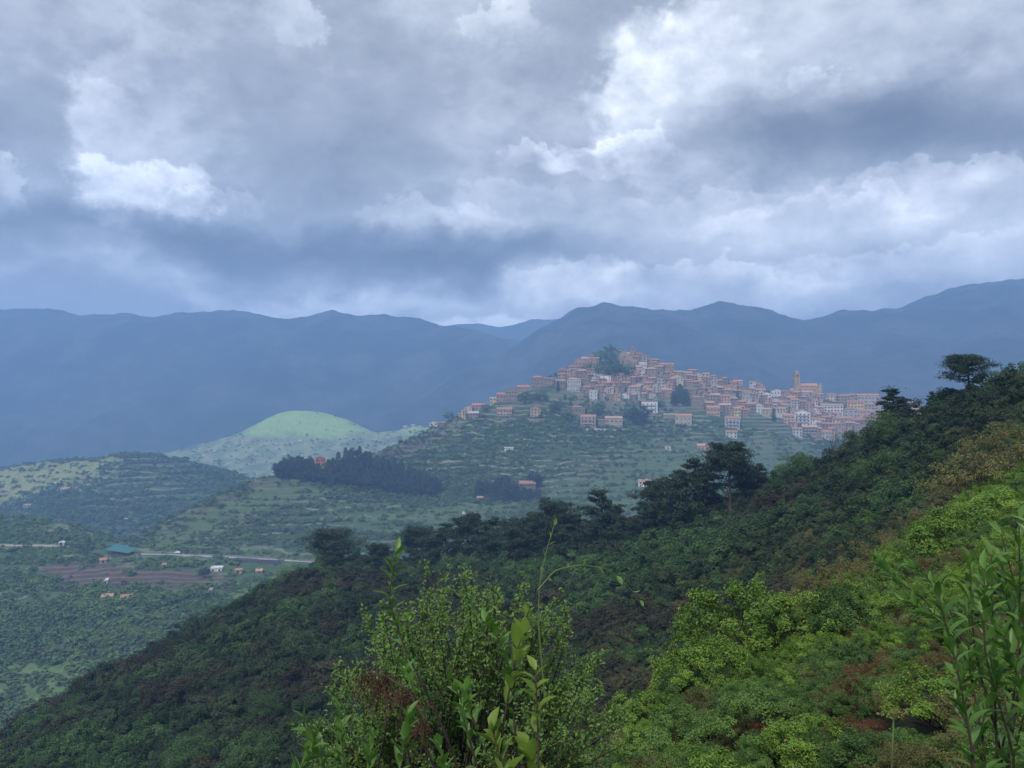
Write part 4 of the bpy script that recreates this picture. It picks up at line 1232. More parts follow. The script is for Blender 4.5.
# teal-roofed shed
def teal_shed():
    p = S_valley.at(117.5, 556); s = p[1] / F
    e = empty('shed', p, -.1); tag(e, 'open shed with a large sloping teal roof beside the road', 'shed')
    w = 26 * s
    m = roof_mat('teal_sheet', (.04, .135, .130))
    b = MB()
    b.poly([(-w / 2, -1, 4.6), (w / 2, -2, 2.6), (w / 2 + 1, 9, 3.4), (-w / 2 + 4, 9, 7.6), (-w / 2, -1, 4.8), (w / 2, -2, 2.8), (w / 2 + 1, 9, 3.6), (-w / 2 + 4, 9, 7.8)],
           [(3, 2, 1, 0), (4, 5, 6, 7), (0, 1, 5, 4), (1, 2, 6, 5), (2, 3, 7, 6), (3, 0, 4, 7)])
    link('roof', b.mesh('roof', [m]), e)
    b = MB(); b.box(-w / 2 + 1.5, w / 2 - 1, .3, 7, -3, 2.5)
    link('wall', b.mesh('wall', [plain_mat('dark_boards', (.06, .045, .04))]), e)
    for x in (-.46, -.2, .1, .44):
        b = MB(); b.tube([(x * w, -.6, -3), (x * w, -.6, 3.55 - x * 2.0)], .15, 6)
        link('post', b.mesh('post', [M_STEM]), e)
teal_shed()

# the road across the valley side, its retaining wall, a car and the upper track
M_ASPH = plain_mat('grey_road', (.11, .11, .115), .8, .12, .3)
M_WHITE = plain_mat('white_line', (.45, .45, .45))
def road(name, line, width, lift, m, lines=True):
    px = np.linspace(line[0][0], line[-1][0], 40)
    py = np.interp(px, [q[0] for q in line], [q[1] for q in line])
    P_ = np.array([S_valley.at(x, y) for x, y in zip(px, py)])
    ker = np.ones(5) / 5
    for k in range(3):
        P_[:, k] = np.convolve(np.pad(P_[:, k], 2, mode='edge'), ker, 'valid')
    b = MB()
    up = np.array([0, 0, lift]); bk = np.array([0, width, 0]); dn = np.array([0, -.5, -3.0])
    for a, c in zip(P_[:-1], P_[1:]):
        b.poly([a + up, c + up, c + up + bk, a + up + bk], [(0, 1, 2, 3)], 0)
        b.poly([a + dn, c + dn, c + up - (0, .01, .01), a + up - (0, .01, .01)], [(0, 1, 2, 3)], 1)
    if lines:
        for k in (.15,):
            for a, c in zip(P_[:-1], P_[1:]):
                o = np.array([0, k, lift + .02])
                b.poly([a + o, c + o, c + o + (0, .25, 0), a + o + (0, .25, 0)], [(0, 1, 2, 3)], 2)
    o = link(name, b.mesh(name, [m, M_CONC, M_WHITE])); tag(o, kind='structure')
    return P_
road_pts = road('road', [(138, 554.5), (165, 555), (222, 557), (282, 560.5), (350, 565.5)], 5.5, .7, M_ASPH)
road('track', [(-60, 545.5), (0, 546), (55, 546.5), (80, 549)], 4, .8, plain_mat('pale_dirt_track', (.24, .20, .16)), False)
ribbon_wall('retaining_wall', 'long dark retaining wall along the lower edge of the road', 'wall', S_valley, [(225, 561.2), (240, 562), (260, 562.8), (280, 563.5)], 2.4, plain_mat('dark_wall', (.07, .07, .08)))

def car(pt, label, paint):
    e = empty('car', pt, 0); tag(e, label, 'car')
    b = MB()
    prof = [(-2.1, .35), (2.1, .35), (2.15, .8), (1.9, .95), (1.0, 1.02), (.45, 1.5), (-1.0, 1.52), (-1.85, 1.05), (-2.15, .95)]
    n = len(prof)
    b.poly([(x, y, z) for y in (-.85, .85) for x, z in prof], [tuple(range(n)), tuple(range(2 * n - 1, n - 1, -1))] + [(i, i + n, (i + 1) % n + n, (i + 1) % n) for i in range(n)])
    link('body', b.mesh('body', [paint]), e)
    b = MB(); b.poly([(x, y, z) for y in (-.87, .87) for x, z in ((-1.5, 1.08), (.85, 1.08), (.4, 1.42), (-.95, 1.44))], [(0, 1, 2, 3), (7, 6, 5, 4), (0, 4, 5, 1), (1, 5, 6, 2), (2, 6, 7, 3), (3, 7, 4, 0)])
    link('side_window', b.mesh('side_window', [M_GLASS]), e)
    for x in (-1.3, 1.3):
        for y in (-.8, .8):
            b = MB(); b.tube([(x, y - .1, .33), (x, y + .1, .33)], .33, 12)
            link('wheel', b.mesh('wheel', [M_GLASS]), e)
car(road_pts[7] + np.array([0, 2.2, 1.22]), 'white car driving on the valley road', plain_mat('white_car_paint', (.75, .76, .78), .3, .02, 1, .5))

# ------------------------------------------------------------------ trees in and under the town
T_CYP = cone_tree(301, 10, 1.5, M_WOOD, 500, .6, .05, .6)
T_CON = [cone_tree(302 + i, 13, 3.4, M_WOOD, 900, 1.1, .05, .36) for i in range(3)]
T_RND = [round_tree(310 + i, 8, 3.4, M_VTREE, .6, 40, 24) for i in range(3)]
T_BRI = [round_tree(320 + i, 8, 3.6, M_VBRIGHT, .6, 40, 24) for i in range(2)]
T_OAK = [round_tree(326 + i, 9, 4.2, M_WOOD, .8, 50, 36) for i in range(2)]

def tree_at(meshes, px, base, hpx, H0, label, S=None, cat='tree', name='tree', group=None, wide=1.0):
    S = S or S_village
    p = S.at(px, base)
    k = hpx * p[1] / F / H0
    return place_tree(meshes, name, p + np.array([0, 0, -.3]), rh_.uniform(0, 6.28), (k * wide, k * wide, k), label, cat, group)

for q in [(600, 363, 13, 'round dark tree on the hilltop beside the tallest bushy one', T_RND[0], 8, 1.2), (611, 370, 25, 'tallest bushy tree standing on the hilltop beside the chapel ruin', T_RND[2], 8, .8),
          (603, 378, 15, 'rounded tree below the tallest hilltop tree, outermost of the park', T_RND[1], 8, 1.2), (611, 380, 17, 'broad tree in the middle of the hilltop park', T_RND[2], 8, 1.2),
          (621, 379, 16, 'dark tree in the hilltop park under the chapel ruin', T_RND[0], 8, 1.1), (629, 378, 14, 'small tree at the chapel end of the hilltop park', T_RND[1], 8, 1.0),
          (616, 371, 11, 'tree growing against the foot of the chapel ruin', T_RND[2], 8, 1.2), (586, 373, 9, 'bushy tree beside the pink house with tall openings', T_RND[1], 8, 1.1),
          (550, 380, 8, 'bushy tree on the skyline before the tan house', T_RND[0], 8, 1.3), (557, 377, 8, 'small tree on the skyline touching the tan house', T_RND[2], 8, 1.2),
          (448.5, 416, 9, 'small round tree on the shoulder beside the yellow house', T_RND[1], 8, 1.2), (483, 400, 5, 'little dark tree behind the long pink house', T_RND[0], 8, 1.1),
          (680, 402, 18, 'tallest dark conifer in the middle of the town', T_CON[0], 13, 1.1), (686, 404, 15, 'dark conifer beside the tall square palazzo', T_CON[1], 13, 1.1), (674, 404, 13, 'lower dark conifer on the ruin side of the tallest one', T_CON[2], 13, 1.1),
          (558, 391, 11, 'dark cypress beside the grey stone house and the palazzo', T_CYP, 10, 1.3), (706, 398, 10, 'cypress between the tall square palazzo and the pink houses', T_CYP, 10, 1.2),
          (774, 421, 13, 'slim cypress at the town edge before the orange house', T_CYP, 10, 1.2), (735, 399, 9, 'dark tree among the roofs near the pink hipped roof', T_RND[2], 8, 1.0),
          (640, 425, 20, 'large dark tree beside the white block with balconies', T_OAK[0], 9, 1.0), (630, 421, 14, 'dark tree on the green slope near the cream villa', T_RND[0], 8, 1.2),
          (566, 420, 11, 'round tree beside the tan villa', T_RND[1], 8, 1.3), (555, 412, 12, 'broad tree on the green slope below the palazzo', T_RND[2], 8, 1.4), (525, 404, 13, 'broad tree below the shoulder houses', T_RND[0], 8, 1.4),
          (540, 403, 12, 'rounded tree beneath the square stone house with vivid roof', T_RND[1], 8, 1.4), (598, 414, 10, 'tree between the narrow whitish house and the villas', T_RND[1], 8, 1.4),
          (660, 408, 9, 'tree between the white block and the low flat roof', T_RND[2], 8, 1.2), (486, 412, 8, 'bush-like tree beside the grey stone house of the shoulder', T_RND[2], 8, 1.4), (767, 396, 6, 'small tree on the skyline beside the white gabled house', T_RND[0], 8, 1.2)]:
    tree_at(q[4], q[0], q[1], q[2], q[5], q[3], wide=q[6])

# the conifer wood on the spur, and the darker groups below the town
def wood():
    r = random.Random(5)
    top = [(277, 462), (285, 455), (300, 452), (312, 455), (330, 460), (343, 447), (351, 440), (360, 446), (380, 455), (400, 460), (420, 468), (438, 478)]
    bot = [(277, 478), (300, 481), (330, 485), (360, 488), (400, 494), (438, 497)]
    rows = []
    for f in (0, .3, .6, 1.0):
        x = 279 + r.uniform(0, 4)
        while x < 437:
            yt = np.interp(x, [a for a, _ in top], [c for _, c in top]); yb = np.interp(x, [a for a, _ in bot], [c for _, c in bot])
            hp = r.uniform(11, 20) * (1.1 if 340 < x < 362 and f == 0 else 1)
            base = (yt + hp) + f * (yb - yt - hp) if yb - yt > hp else yb
            rows.append((x, base, hp))
            x += r.uniform(4.5, 8)
    for x, base, hp in rows:
        if 313 < x < 327 and base < 478:
            continue
        oak = x < 312 or r.random() < (.6 if x < 345 else .5)
        m = T_OAK[r.randrange(2)] if oak else T_CON[r.randrange(3)]
        tree_at(m, x, base + r.uniform(-1.5, 1.5), hp * (.85 if oak else 1), 9 if oak else 13, 'dark tree standing in the dense conifer wood on the spur around the red house', group='trees of the conifer wood', name='wood_tree', wide=r.uniform(.8, 1.15))
wood()
def groups():
    r = random.Random(9)
    for x, base, hp in [(479, 497, 17), (485, 496, 15), (490, 498, 13), (498, 500, 22), (505, 500, 25), (503, 501, 19), (511, 500, 18), (517, 501, 16), (524, 501, 14), (530, 501, 13), (536, 500, 11), (495, 499, 16), (534, 488, 16), (539, 499, 10)]:
        oak = r.random() < .45
        m = T_OAK[r.randrange(2)] if oak else T_CON[r.randrange(3)]
        tree_at(m, x, base, hp, 9 if oak else 13, 'dark tree in the clump around the stone barn on the lower slope', group='dark trees around the barn', name='tree', wide=r.uniform(1.0, 1.35))
groups()
for q in [(96, 646, 11, 'yellowish green round tree standing out on the valley slope'), (172, 652, 17, 'largest yellowish green tree just beyond the scrub ridge'), (205, 578, 10, 'dark round tree at the edge of the brown field')]:
    tree_at(T_BRI[0] if 'yellowish' in q[3] else T_OAK[1], q[0], q[1], q[2], 8 if 'yellowish' in q[3] else 9, q[3], S=S_valley, wide=1.2)

# ------------------------------------------------------------------ pines and trees along the scrub ridge
PINES = [pine_meshes(401 + i, 10, 2.9, .16, False, .02 * i) for i in range(4)]
UMB = [pine_meshes(421, 10, 2.9, .58, True, .06, .34, 1.15), pine_meshes(422, 10, 4.0, .30, True, .10, .40, 1.3), pine_meshes(427, 10, 3.2, .28, True, -.05, .38, 1.3), pine_meshes(433, 10, 3.9, .52, True, .10, .36, 1.0)]
FRESH = [round_tree(431 + i, 7, 2.9, M_GREEN, .22, 80, 45) for i in range(3)]
DARKT = [round_tree(441 + i, 7, 3.0, M_PINE, .25, 80, 45) for i in range(2)]

def ridge_tree(meshes, px, base, top, H0, label, name='pine_tree', cat='pine tree', wide=1.0, group=None, rz=None):
    p = S_ridge.at(px, base)
    k = (base - top) * p[1] / F / H0
    return place_tree(meshes, name, p + np.array([0, 0, -.3]), rh_.uniform(0, 6.28) if rz is None else rz, (k * wide, k * wide, k), label, cat, group)

for q in [
    (338, 574, 531, UMB[1], 'spreading flat-topped pine standing apart above the road, the larger of two', 1.5), (377, 574, 543, UMB[2], 'small pine beside the spreading flat-topped pine above the road', 1.3),
    (424, 571, 528, UMB[1], 'flat-topped pine at the outer end of the dense pine row', 1.25), (446, 571, 522, PINES[2], 'rounded pine second in the dense pine row', 1.55),
    (470, 570, 514, UMB[2], 'tall spreading pine with layered crown in the dense pine row', 1.1), (494, 570, 516, PINES[0], 'full pine in the gap of the dense pine row', 1.6),
    (514, 569, 519, UMB[1], 'broad flat pine behind the small-leaved bush', 1.2), (533, 568, 511, PINES[1], 'pine beside the taller full pine of the row', 1.45),
    (553, 567, 500, UMB[2], 'tall full pine in the middle of the ridge', 1.1), (576, 564, 512, PINES[0], 'dark pine filling the space between the two tallest ridge pines', 1.6),
    (602, 560, 488, PINES[3], 'tall pointed pine standing out on the middle of the ridge', 1.35), (622, 556, 514, PINES[1], 'low pine leaning against the tall pointed pine', 1.6),
    (641, 550, 500, PINES[0], 'lone small conical pine before the big dark pine group', 1.25), (661, 543, 479, UMB[2], 'outer pine of the big dark pine group', 1.1),
    (693, 538, 456, PINES[3], 'massive dark pine forming the middle of the big pine group', 1.35), (676, 539, 472, PINES[1], 'dark pine pressed against the massive pine', 1.15),
    (708, 532, 470, PINES[2], 'dark pine between the massive pine and the umbrella pine', .95),
    (727, 528, 443, UMB[0], 'tall bare-trunked umbrella pine rising over the big pine group', 1.05), (746, 514, 466, UMB[2], 'short spreading pine behind the umbrella pine', .95),
    (760, 508, 462, PINES[2], 'squat dark pine next to the fresh green tree', 1.2),
    (893, 441, 386, PINES[3], 'dark pine before the town houses on the upper ridge', 1.5), (908, 432, 404, PINES[0], 'low dark pine beside the pine before the town houses', 1.4), (880, 450, 420, PINES[2], 'small dark pine low on the slope before the town houses', 1.6),
    (932, 414, 387, PINES[3], 'slim small pine beside the spreading skyline pine', 1.1), (970, 404, 352, UMB[3], 'spreading pine with flat layered crown on the skyline', 1.25), (950, 410, 385, UMB[2], 'low wide pine bough beneath the spreading skyline pine', 1.0),
    (1008, 392, 366, PINES[1], 'tiny pointed pine sprouting from the skyline scrub', .6)]:
    ridge_tree(q[3], q[0], q[1], q[2], 10, q[4], wide=q[5], group='pines along the ridge')

for q in [
    (790, 492, 452, FRESH[0], 'fresh green upright tree on the ridge below the town', .75), (778, 505, 476, FRESH[1], 'fresh green bushy tree next to the upright one', 1.0),
    (722, 520, 486, FRESH[2], 'bright green tree growing against the big dark pine group', 1.2), (745, 516, 490, FRESH[0], 'green tree between the pines and the upright fresh tree', 1.0),
    (888, 452, 409, FRESH[1], 'round fresh green tree under the dark pine before the town', 1.15), (862, 462, 432, FRESH[2], 'green tree on the slope beneath the round fresh tree', 1.2),
    (845, 472, 446, DARKT[0], 'dark green rounded tree at the edge of the scrub ridge', 1.2), (915, 455, 428, DARKT[1], 'dark green tree beside the round fresh tree', 1.4),
    (870, 492, 455, FRESH[0], 'green tree with hanging light clumps in the middle of the upper slope', 1.5), (898, 478, 446, FRESH[2], 'leafy tree filling the hollow of the upper slope', 1.5),
    (392, 570, 548, FRESH[1], 'light green tree beside the small pine above the road', .9), (355, 572, 552, FRESH[2], 'pale green tree under the spreading flat-topped pine', .9), (296, 590, 564, FRESH[0], 'bright green bush tree at the corner of the ridge by the road', 1.5), (318, 582, 561, FRESH[1], 'green tree on the ridge edge beside the corner bush tree', 1.3),
    (160, 668, 640, DARKT[0], 'dark rounded tree on the ridge edge above the valley', 1.1), (174, 668, 645, DARKT[1], 'second dark tree on the ridge edge, on its higher side', .9),
    (160, 672, 654, FRESH[2], 'light green tree tucked under the two dark edge trees', .8), (265, 730, 685, FRESH[0], 'light green tree on the lower scrub slope', 1.0), (190, 775, 735, FRESH[1], 'fresh green tree at the bottom of the scrub slope', 1.5), (250, 775, 728, FRESH[2], 'bushy green tree beside the one at the bottom of the scrub slope', 1.2),
    (130, 700, 672, FRESH[0], 'small green tree on the lower ridge edge', 1.1), (75, 722, 694, FRESH[1], 'green tree near the low end of the ridge edge', 1.2), (40, 738, 712, FRESH[2], 'green bush tree at the low end of the ridge edge', 1.3), (78, 690, 668, DARKT[1], 'dark tree at the low end of the ridge', 1.0)]:
    ridge_tree(q[3], q[0], q[1], q[2], 7, q[4], 'tree', 'tree', q[5])

# a leafless tree before the town
def bare_tree():
    p = S_ridge.at(838, 470); s = p[1] / F
    e = empty('bare_tree', p); tag(e, 'nearly leafless tree with thin dark branches before the houses of the town', 'tree')
    rng = np.random.default_rng(55); b = MB(); tips = []
    H = 48 * s
    def grow(a, d, L, r, lv):
        c = a + d * L * .5 + rng.normal(size=3) * L * .06; q = a + d * L
        b.tube([a, c, q], [r, r * .8, r * .55], 4)
        tips.append(q)
        if lv:
            for k in range(3):
                grow(q if k < 2 else c, unit(d + rng.normal(size=3) * .42 + np.array([0, 0, .15])), L * .68, r * .55, lv - 1)
    grow(np.array([0, 0, -.5]), unit(np.array([-.12, 0, 1.0])), H * .38, .11, 4)
    link('trunk', b.mesh('trunk', [M_STEM]), e)
    t = np.array(tips[8:]); t = np.repeat(t, 5, 0) + rng.normal(size=(len(t) * 5, 3)) * .25
    link('crown', foliage('crown', t, rng.normal(size=t.shape), .14, .06, M_TWIG, rng), e)
bare_tree()

# ------------------------------------------------------------------ the near bank: bushes with real leaves
def bush_pair(rx, rz, nclump, per, leaf, m, seed, **kw):
    fol, cc = bush_leaves('foliage', rx, rz, nclump, per, leaf, m, seed, **kw)
    return fol, stems_mesh('stem', cc, .018, M_STEM, seed, n=34)
B_BRIGHT = [bush_pair(1.0, 1.25, 80, 120, .062, M_BRIGHT, 501 + i, cr=.17, jag=.5) for i in range(3)]
B_MID = [bush_pair(1.0, 1.15, 80, 120, .058, M_MID, 511 + i, cr=.17, jag=.5) for i in range(3)]
B_OLIVE = [bush_pair(1.0, 1.2, 80, 100, .050, M_OLIVE, 521 + i, cr=.17, jag=.5) for i in range(2)]
B_RUST = [bush_pair(1.0, .9, 60, 45, .060, M_RUST, 531 + i, cr=.22) for i in range(2)]
B_SPRIG = [bush_pair(.55, 1.7, 60, 40, .060, M_BRIGHT, 541 + i, cr=.22, jag=.6) for i in range(2)]

B_TWIG = [(bush_leaves('foliage', 1.0, 1.3, 90, 26, .040, M_TWIG, 551 + i, cr=.2, jag=.6)[0], stems_mesh('stem', bush_leaves('foliage', 1.0, 1.3, 90, 2, .04, M_TWIG, 551 + i, cr=.2, jag=.6)[1], .012, M_TWIG, 551 + i, n=90)) for i in range(2)]

def ground_near(px, py):
    return S_near.at(px, py)
def bush(pair, px, base, rpx, label, cat='bush', name='bush', tall=1.0, S=None):
    S = S or S_near
    p = S.at(px, base)
    k = rpx * p[1] / F
    e = empty(name, p + np.array([0, 0, -.1 * k]), rh_.uniform(0, 6.28), (k, k, k * tall))
    tag(e, label, cat)
    link('foliage', pair[0], e); link('stem', pair[1], e)
    return e

for q in [
    (745, 660, 62, B_BRIGHT[0], 'biggest bright green bush, domed, in the middle of the near bank', 1.05), (700, 690, 45, B_BRIGHT[1], 'bright bush spilling from the low side of the biggest domed bush', 1.0), (800, 650, 50, B_BRIGHT[2], 'bright bush joined to the uphill side of the biggest domed bush', 1.0),
    (845, 640, 42, B_MID[0], 'mid green bush in the hollow above the rust bracken', 1.0), (965, 560, 52, B_BRIGHT[1], 'large rounded bright bush high on the bank', .95), (1010, 530, 40, B_BRIGHT[0], 'bright bush behind the tall leafy shoots, highest on the bank', .9),
    (930, 560, 34, B_MID[1], 'mid green bush at the low side of the large rounded bush', 1.0), (985, 490, 48, B_OLIVE[0], 'large olive brown bush on the shoulder of the bank', .95), (1030, 470, 46, B_OLIVE[1], 'olive brown bush at the upper end of the bank', 1.0),
    (930, 520, 34, B_OLIVE[1], 'olive brown bush spreading down from the shoulder of the bank', 1.0), (885, 560, 36, B_OLIVE[0], 'brownish bush between the green hollow and the shoulder', 1.0), (848, 590, 34, B_OLIVE[1], 'thin brownish bush above the biggest domed bush', 1.1),
    (810, 612, 28, B_OLIVE[0], 'brown twiggy bush on the crest of the bank', 1.2), (770, 618, 22, B_SPRIG[0], 'upright sprig bush poking over the crest of the bank', .8), (722, 632, 18, B_SPRIG[1], 'thin sprig poking over the low crest of the bank', .9),
    (900, 600, 34, B_MID[2], 'green bush in the hollow next to the rust bracken', .9), (870, 690, 34, B_RUST[0], 'rust red dead bracken clump in the middle of the bank', 1.0), (838, 715, 28, B_RUST[1], 'lower rust red bracken clump on the bank', 1.0), (905, 670, 26, B_RUST[0], 'reddish bracken clump behind the tall leafy shoots', 1.0),
    (788, 618, 24, B_TWIG[0], 'bare brown twiggy bush on the crest, downhill of the thin brownish bush', 1.1), (862, 588, 26, B_TWIG[1], 'bare brown twiggy bush on the crest, uphill of the thin brownish bush', 1.1), (668, 672, 24, B_TWIG[1], 'brown twiggy bush at the low side of the biggest domed bush', 1.1), (912, 640, 26, B_TWIG[0], 'brown twiggy bush beside the green bush in the hollow', 1.0), (820, 690, 22, B_TWIG[0], 'brown twiggy bush among the bracken clumps', .9), (625, 690, 24, B_TWIG[0], 'brown twiggy bush between the small-leaved bush and the bank', 1.0),
    (640, 720, 46, B_BRIGHT[2], 'bright trailing bush at the low edge of the bank beside the small-leaved bush', .9), (600, 750, 40, B_OLIVE[0], 'yellowish brown bush below the crest near the young yellow shoots', .8), (590, 800, 60, B_MID[0], 'dark leafy bush beside the young yellow shoots', .8), (690, 760, 52, B_MID[1], 'mid green bush below the biggest domed bush', .9),
    (760, 740, 50, B_MID[2], 'mid green bush in the middle of the lower bank', .9), (810, 765, 44, B_BRIGHT[0], 'bright bush beside the lower bracken clump', .9), (940, 720, 50, B_BRIGHT[1], 'bright bush under the tall leafy shoots', .9), (890, 780, 50, B_MID[0], 'green bush behind the single grass stalk', .8), (980, 640, 44, B_MID[1], 'green bush behind the tall leafy shoots', .9),
    (1000, 740, 60, B_OLIVE[1], 'olive bush at the lowest corner of the bank', .9), (720, 820, 60, B_BRIGHT[2], 'bright bush at the bottom edge of the bank', .9), (640, 830, 60, B_OLIVE[1], 'brownish bush at the bottom edge below the trailing bush', .9)]:
    bush(q[3], q[0], q[1], q[2], q[4], tall=q[5])

# everything between them: low growth nobody could count
near_protos = [b_[0] for b_ in B_BRIGHT[:2] + B_MID[:2] + B_OLIVE[:1] + B_RUST[:1]]
def near_cover():
    n = 760
    pts = S_near.sample(n, RNG, lambda x, y: (y < 900) * (x > 480), .35)
    pts = pts[pts[:, 1] > 5.5]
    n = len(pts)
    t = fbm(pts[:, 0] / 2.2, pts[:, 1] / 4.0, 3, 91) + RNG.normal(0, .06, n)
    kind = np.where(t > .51, RNG.integers(0, 2, n), np.where(t > .36, 2 + RNG.integers(0, 2, n), np.where(t > .32, 4, np.where(t > .28, 5, 2))))
    sc = RNG.uniform(.30, .62, n) * np.clip(pts[:, 1] / 18, .6, 2.0)
    scatter('undergrowth', pts, sc, kind, near_protos, 106, 'tangled low green growth covering the near bank between the bushes', 'undergrowth', sink=.2)
near_cover()
mid_protos = near_protos
def mid_cover():
    # the upper part of the ridge slope, nearer: the same growth, brown and green mixed
    zone = any_zone(poly_zone([(560, 640), (760, 560), (860, 500), (960, 440), (1100, 400), (1100, 560), (850, 620), (700, 680), (560, 690)], 20))
    n = 900
    pts = S_ridge.sample(n, RNG, lambda x, y: zone(x, y), .4)
    t = fbm(pts[:, 0] / 7, pts[:, 1] / 7, 3, 93) + RNG.normal(0, .06, n)
    kind = np.where(t > .62, RNG.integers(0, 2, n), np.where(t > .46, 2 + RNG.integers(0, 2, n), np.where(t > .20, 4, 5)))
    scatter('slope_growth', pts, RNG.uniform(.8, 1.6, n), kind, [x for x in near_protos], 107, 'brown and green growth mixed over the upper slope of the ridge', 'undergrowth', sink=.1)
mid_cover()

# ------------------------------------------------------------------ the closest plants
def blade(c, along, nrm, L, W, bend, V, Q, T, tone, curl=.25):
    """one leaf blade: two halves folded along the midrib, bending towards its tip"""
    u = unit(np.cross(nrm, along)); nrm = unit(np.cross(along, u))
    prof = [(0, .05), (.18, .62), (.42, 1.0), (.68, .80), (.88, .38), (1.0, .02)]
    o = len(V)
    for t, w in prof:
        m = c + along * L * t - nrm * bend * L * t * t
        up = nrm * W * w * curl
        V += [m - u * W * w * .5 + up, m, m + u * W * w * .5 + up]
    for i in range(5):
        a = o + i * 3
        Q += [(a, a + 1, a + 4, a + 3), (a + 1, a + 2, a + 5, a + 4)]
        T += [tone, tone + .06]

def shoot(stem, n, L, W, m, ms, seed, r0=.006, spread=.8, tip=True, start=.2, bend=.3):
    """a stem with broad leaves set round it, crowded towards the tip; returns stem mesh, leaf mesh"""
    rng = np.random.default_rng(seed)
    stem = np.array(stem, float)
    tt = np.linspace(0, 1, len(stem))
    at = lambda t: np.array([np.interp(t, tt, stem[:, k]) for k in range(3)])
    V, Q, T = [], [], []
    for i in range(n):
        t = start + (1 - start) * (i / max(1, n - 1)) ** .75
        c = at(t); ax = unit(at(min(1, t + .04)) - at(max(0, t - .04)))
        q = i * 2.39 + rng.normal() * .3
        a = unit(np.cross(ax, (1, 0, .2))); b = np.cross(ax, a)
        out = math.cos(q) * a + math.sin(q) * b
        op = spread * (1.15 - .65 * t) if tip else spread
        along = unit(ax + out * op + rng.normal(size=3) * .24)
        size = (.6 + .55 * rng.random()) * (1.0 if t < .9 else .8)
        blade(c, along, unit(ax * 1.0 - out * .25 + rng.normal(size=3) * .3), L * size, W * size, bend * rng.uniform(.3, 1.2), V, Q, T, float(rng.random() * .7 + .15))
    lm = quad_mesh('leaf', np.array(V), np.array(Q), [m], smooth=True, tone=np.array(T))
    b = MB(); b.tube(stem, np.linspace(r0, r0 * .4, len(stem)), 6)
    return b.mesh('stem', [ms], True), lm

def px_path(pts):
    return [P(*q) for q in pts]

def shrub(name, label, cat, stems, base):
    """stems: [path in world space, n, L, W, leaf material, stem material, seed, kwargs]"""
    base = np.array(base, float)
    e = empty(name, base); tag(e, label, cat)
    for path, n, L, W, m, ms, seed, kw in stems:
        path = np.array(path) - base
        fine = []
        for i in range(len(path) - 1):
            for t in np.linspace(0, 1, 4, endpoint=False):
                fine.append(path[i] + (path[i + 1] - path[i]) * t)
        fine.append(path[-1])
        fine = np.array(fine)
        if len(fine) > 5:
            f2 = fine.copy(); f2[1:-1] = (fine[:-2] + 2 * fine[1:-1] + fine[2:]) / 4; fine = f2
        s_, l_ = shoot(fine, n, L, W, m, ms, seed, **kw)
        so = link('stem', s_, e)
        lo = link('leaves', l_, e)
    return e

# the big small-leaved bush
def hero():
    rng = np.random.default_rng(77)
    base = P(455, 800, 6.6)
    e = empty('small_leaved_bush', base)
    tag(e, 'tall airy bush with small light green leaves on thin upright dark stems', 'bush')
    outline = [(318, 735), (335, 700), (350, 655), (345, 640), (375, 600), (395, 590), (418, 560), (450, 562), (468, 568), (500, 558), (520, 580), (545, 590), (560, 600), (580, 640), (600, 670), (330, 720), (590, 640), (610, 690), (360, 690), (440, 580), (485, 575), (405, 620), (535, 570), (505, 600), (425, 600), (470, 600), (380, 650), (560, 650), (340, 760), (400, 690), (450, 640), (500, 650), (540, 660), (420, 650), (480, 690), (375, 720), (520, 700), (440, 700), (350, 740), (570, 700), (460, 740), (410, 740), (500, 745), (550, 740)]
    b = MB(); C, N, A, S_ = [], [], [], []
    for i, (px, py) in enumerate(outline * 5):
        tip = P(px + rng.normal() * 20, py - 4 + abs(rng.normal()) * 20 + (3 if i < len(outline) else 18), 6.6 + rng.normal() * .55) - base
        root = np.array([rng.normal() * .25 + tip[0] * .3, rng.normal() * .25, -.15])
        mid1 = root + (tip - root) * .45 + np.array([rng.normal() * .08, rng.normal() * .08, .08])
        mid2 = root + (tip - root) * .8 + np.array([rng.normal() * .05, rng.normal() * .05, .03])
        ts = np.linspace(0, 1, 12)[:, None]
        path = (1 - ts) ** 3 * root + 3 * (1 - ts) ** 2 * ts * mid1 + 3 * (1 - ts) * ts ** 2 * mid2 + ts ** 3 * tip
        b.tube(path, np.linspace(.009, .0025, 12), 4)
        def twig(p0, d, L, k):
            t = np.linspace(0, 1, k)
            c = p0 + d * L * t[:, None] + rng.normal(size=(k, 3)) * .012
            C.append(c); A.append(np.repeat(d[None], k, 0)); S_.append(1.0 - .35 * t)
        k0 = 5
        for j in range(k0, 12):
            d = unit(path[min(j + 1, 11)] - path[j - 1])
            k = 5
            C.append(path[j] + rng.normal(size=(k, 3)) * .018); A.append(np.repeat(d[None], k, 0)); S_.append(np.full(k, .9))
            if j < 11:
                for w in range(2):
                    dv = unit(d * .8 + rng.normal(size=3) * .55)
                    L = rng.uniform(.12, .28) * (1.25 - j / 12)
                    b.tube([path[j], path[j] + dv * L], [.003, .0015], 3)
                    twig(path[j], dv, L * 1.1, 9)
    C, A, S_ = np.concatenate(C), np.concatenate(A), np.concatenate(S_)
    side = unit(np.cross(A, rng.normal(size=A.shape)))
    ax = unit(A * .7 + side * .8)
    C = C + ax * .018
    nrm = unit(np.cross(ax, rng.normal(size=A.shape)) + np.array([0, -.2, .7]))
    link('stem', b.mesh('stem', [M_STEM], True), e)
    link('foliage', foliage('foliage', C, nrm, .042 * S_ * rng.uniform(.8, 1.3, len(C)), .024 * S_, M_HERO, rng, ax), e)
hero()

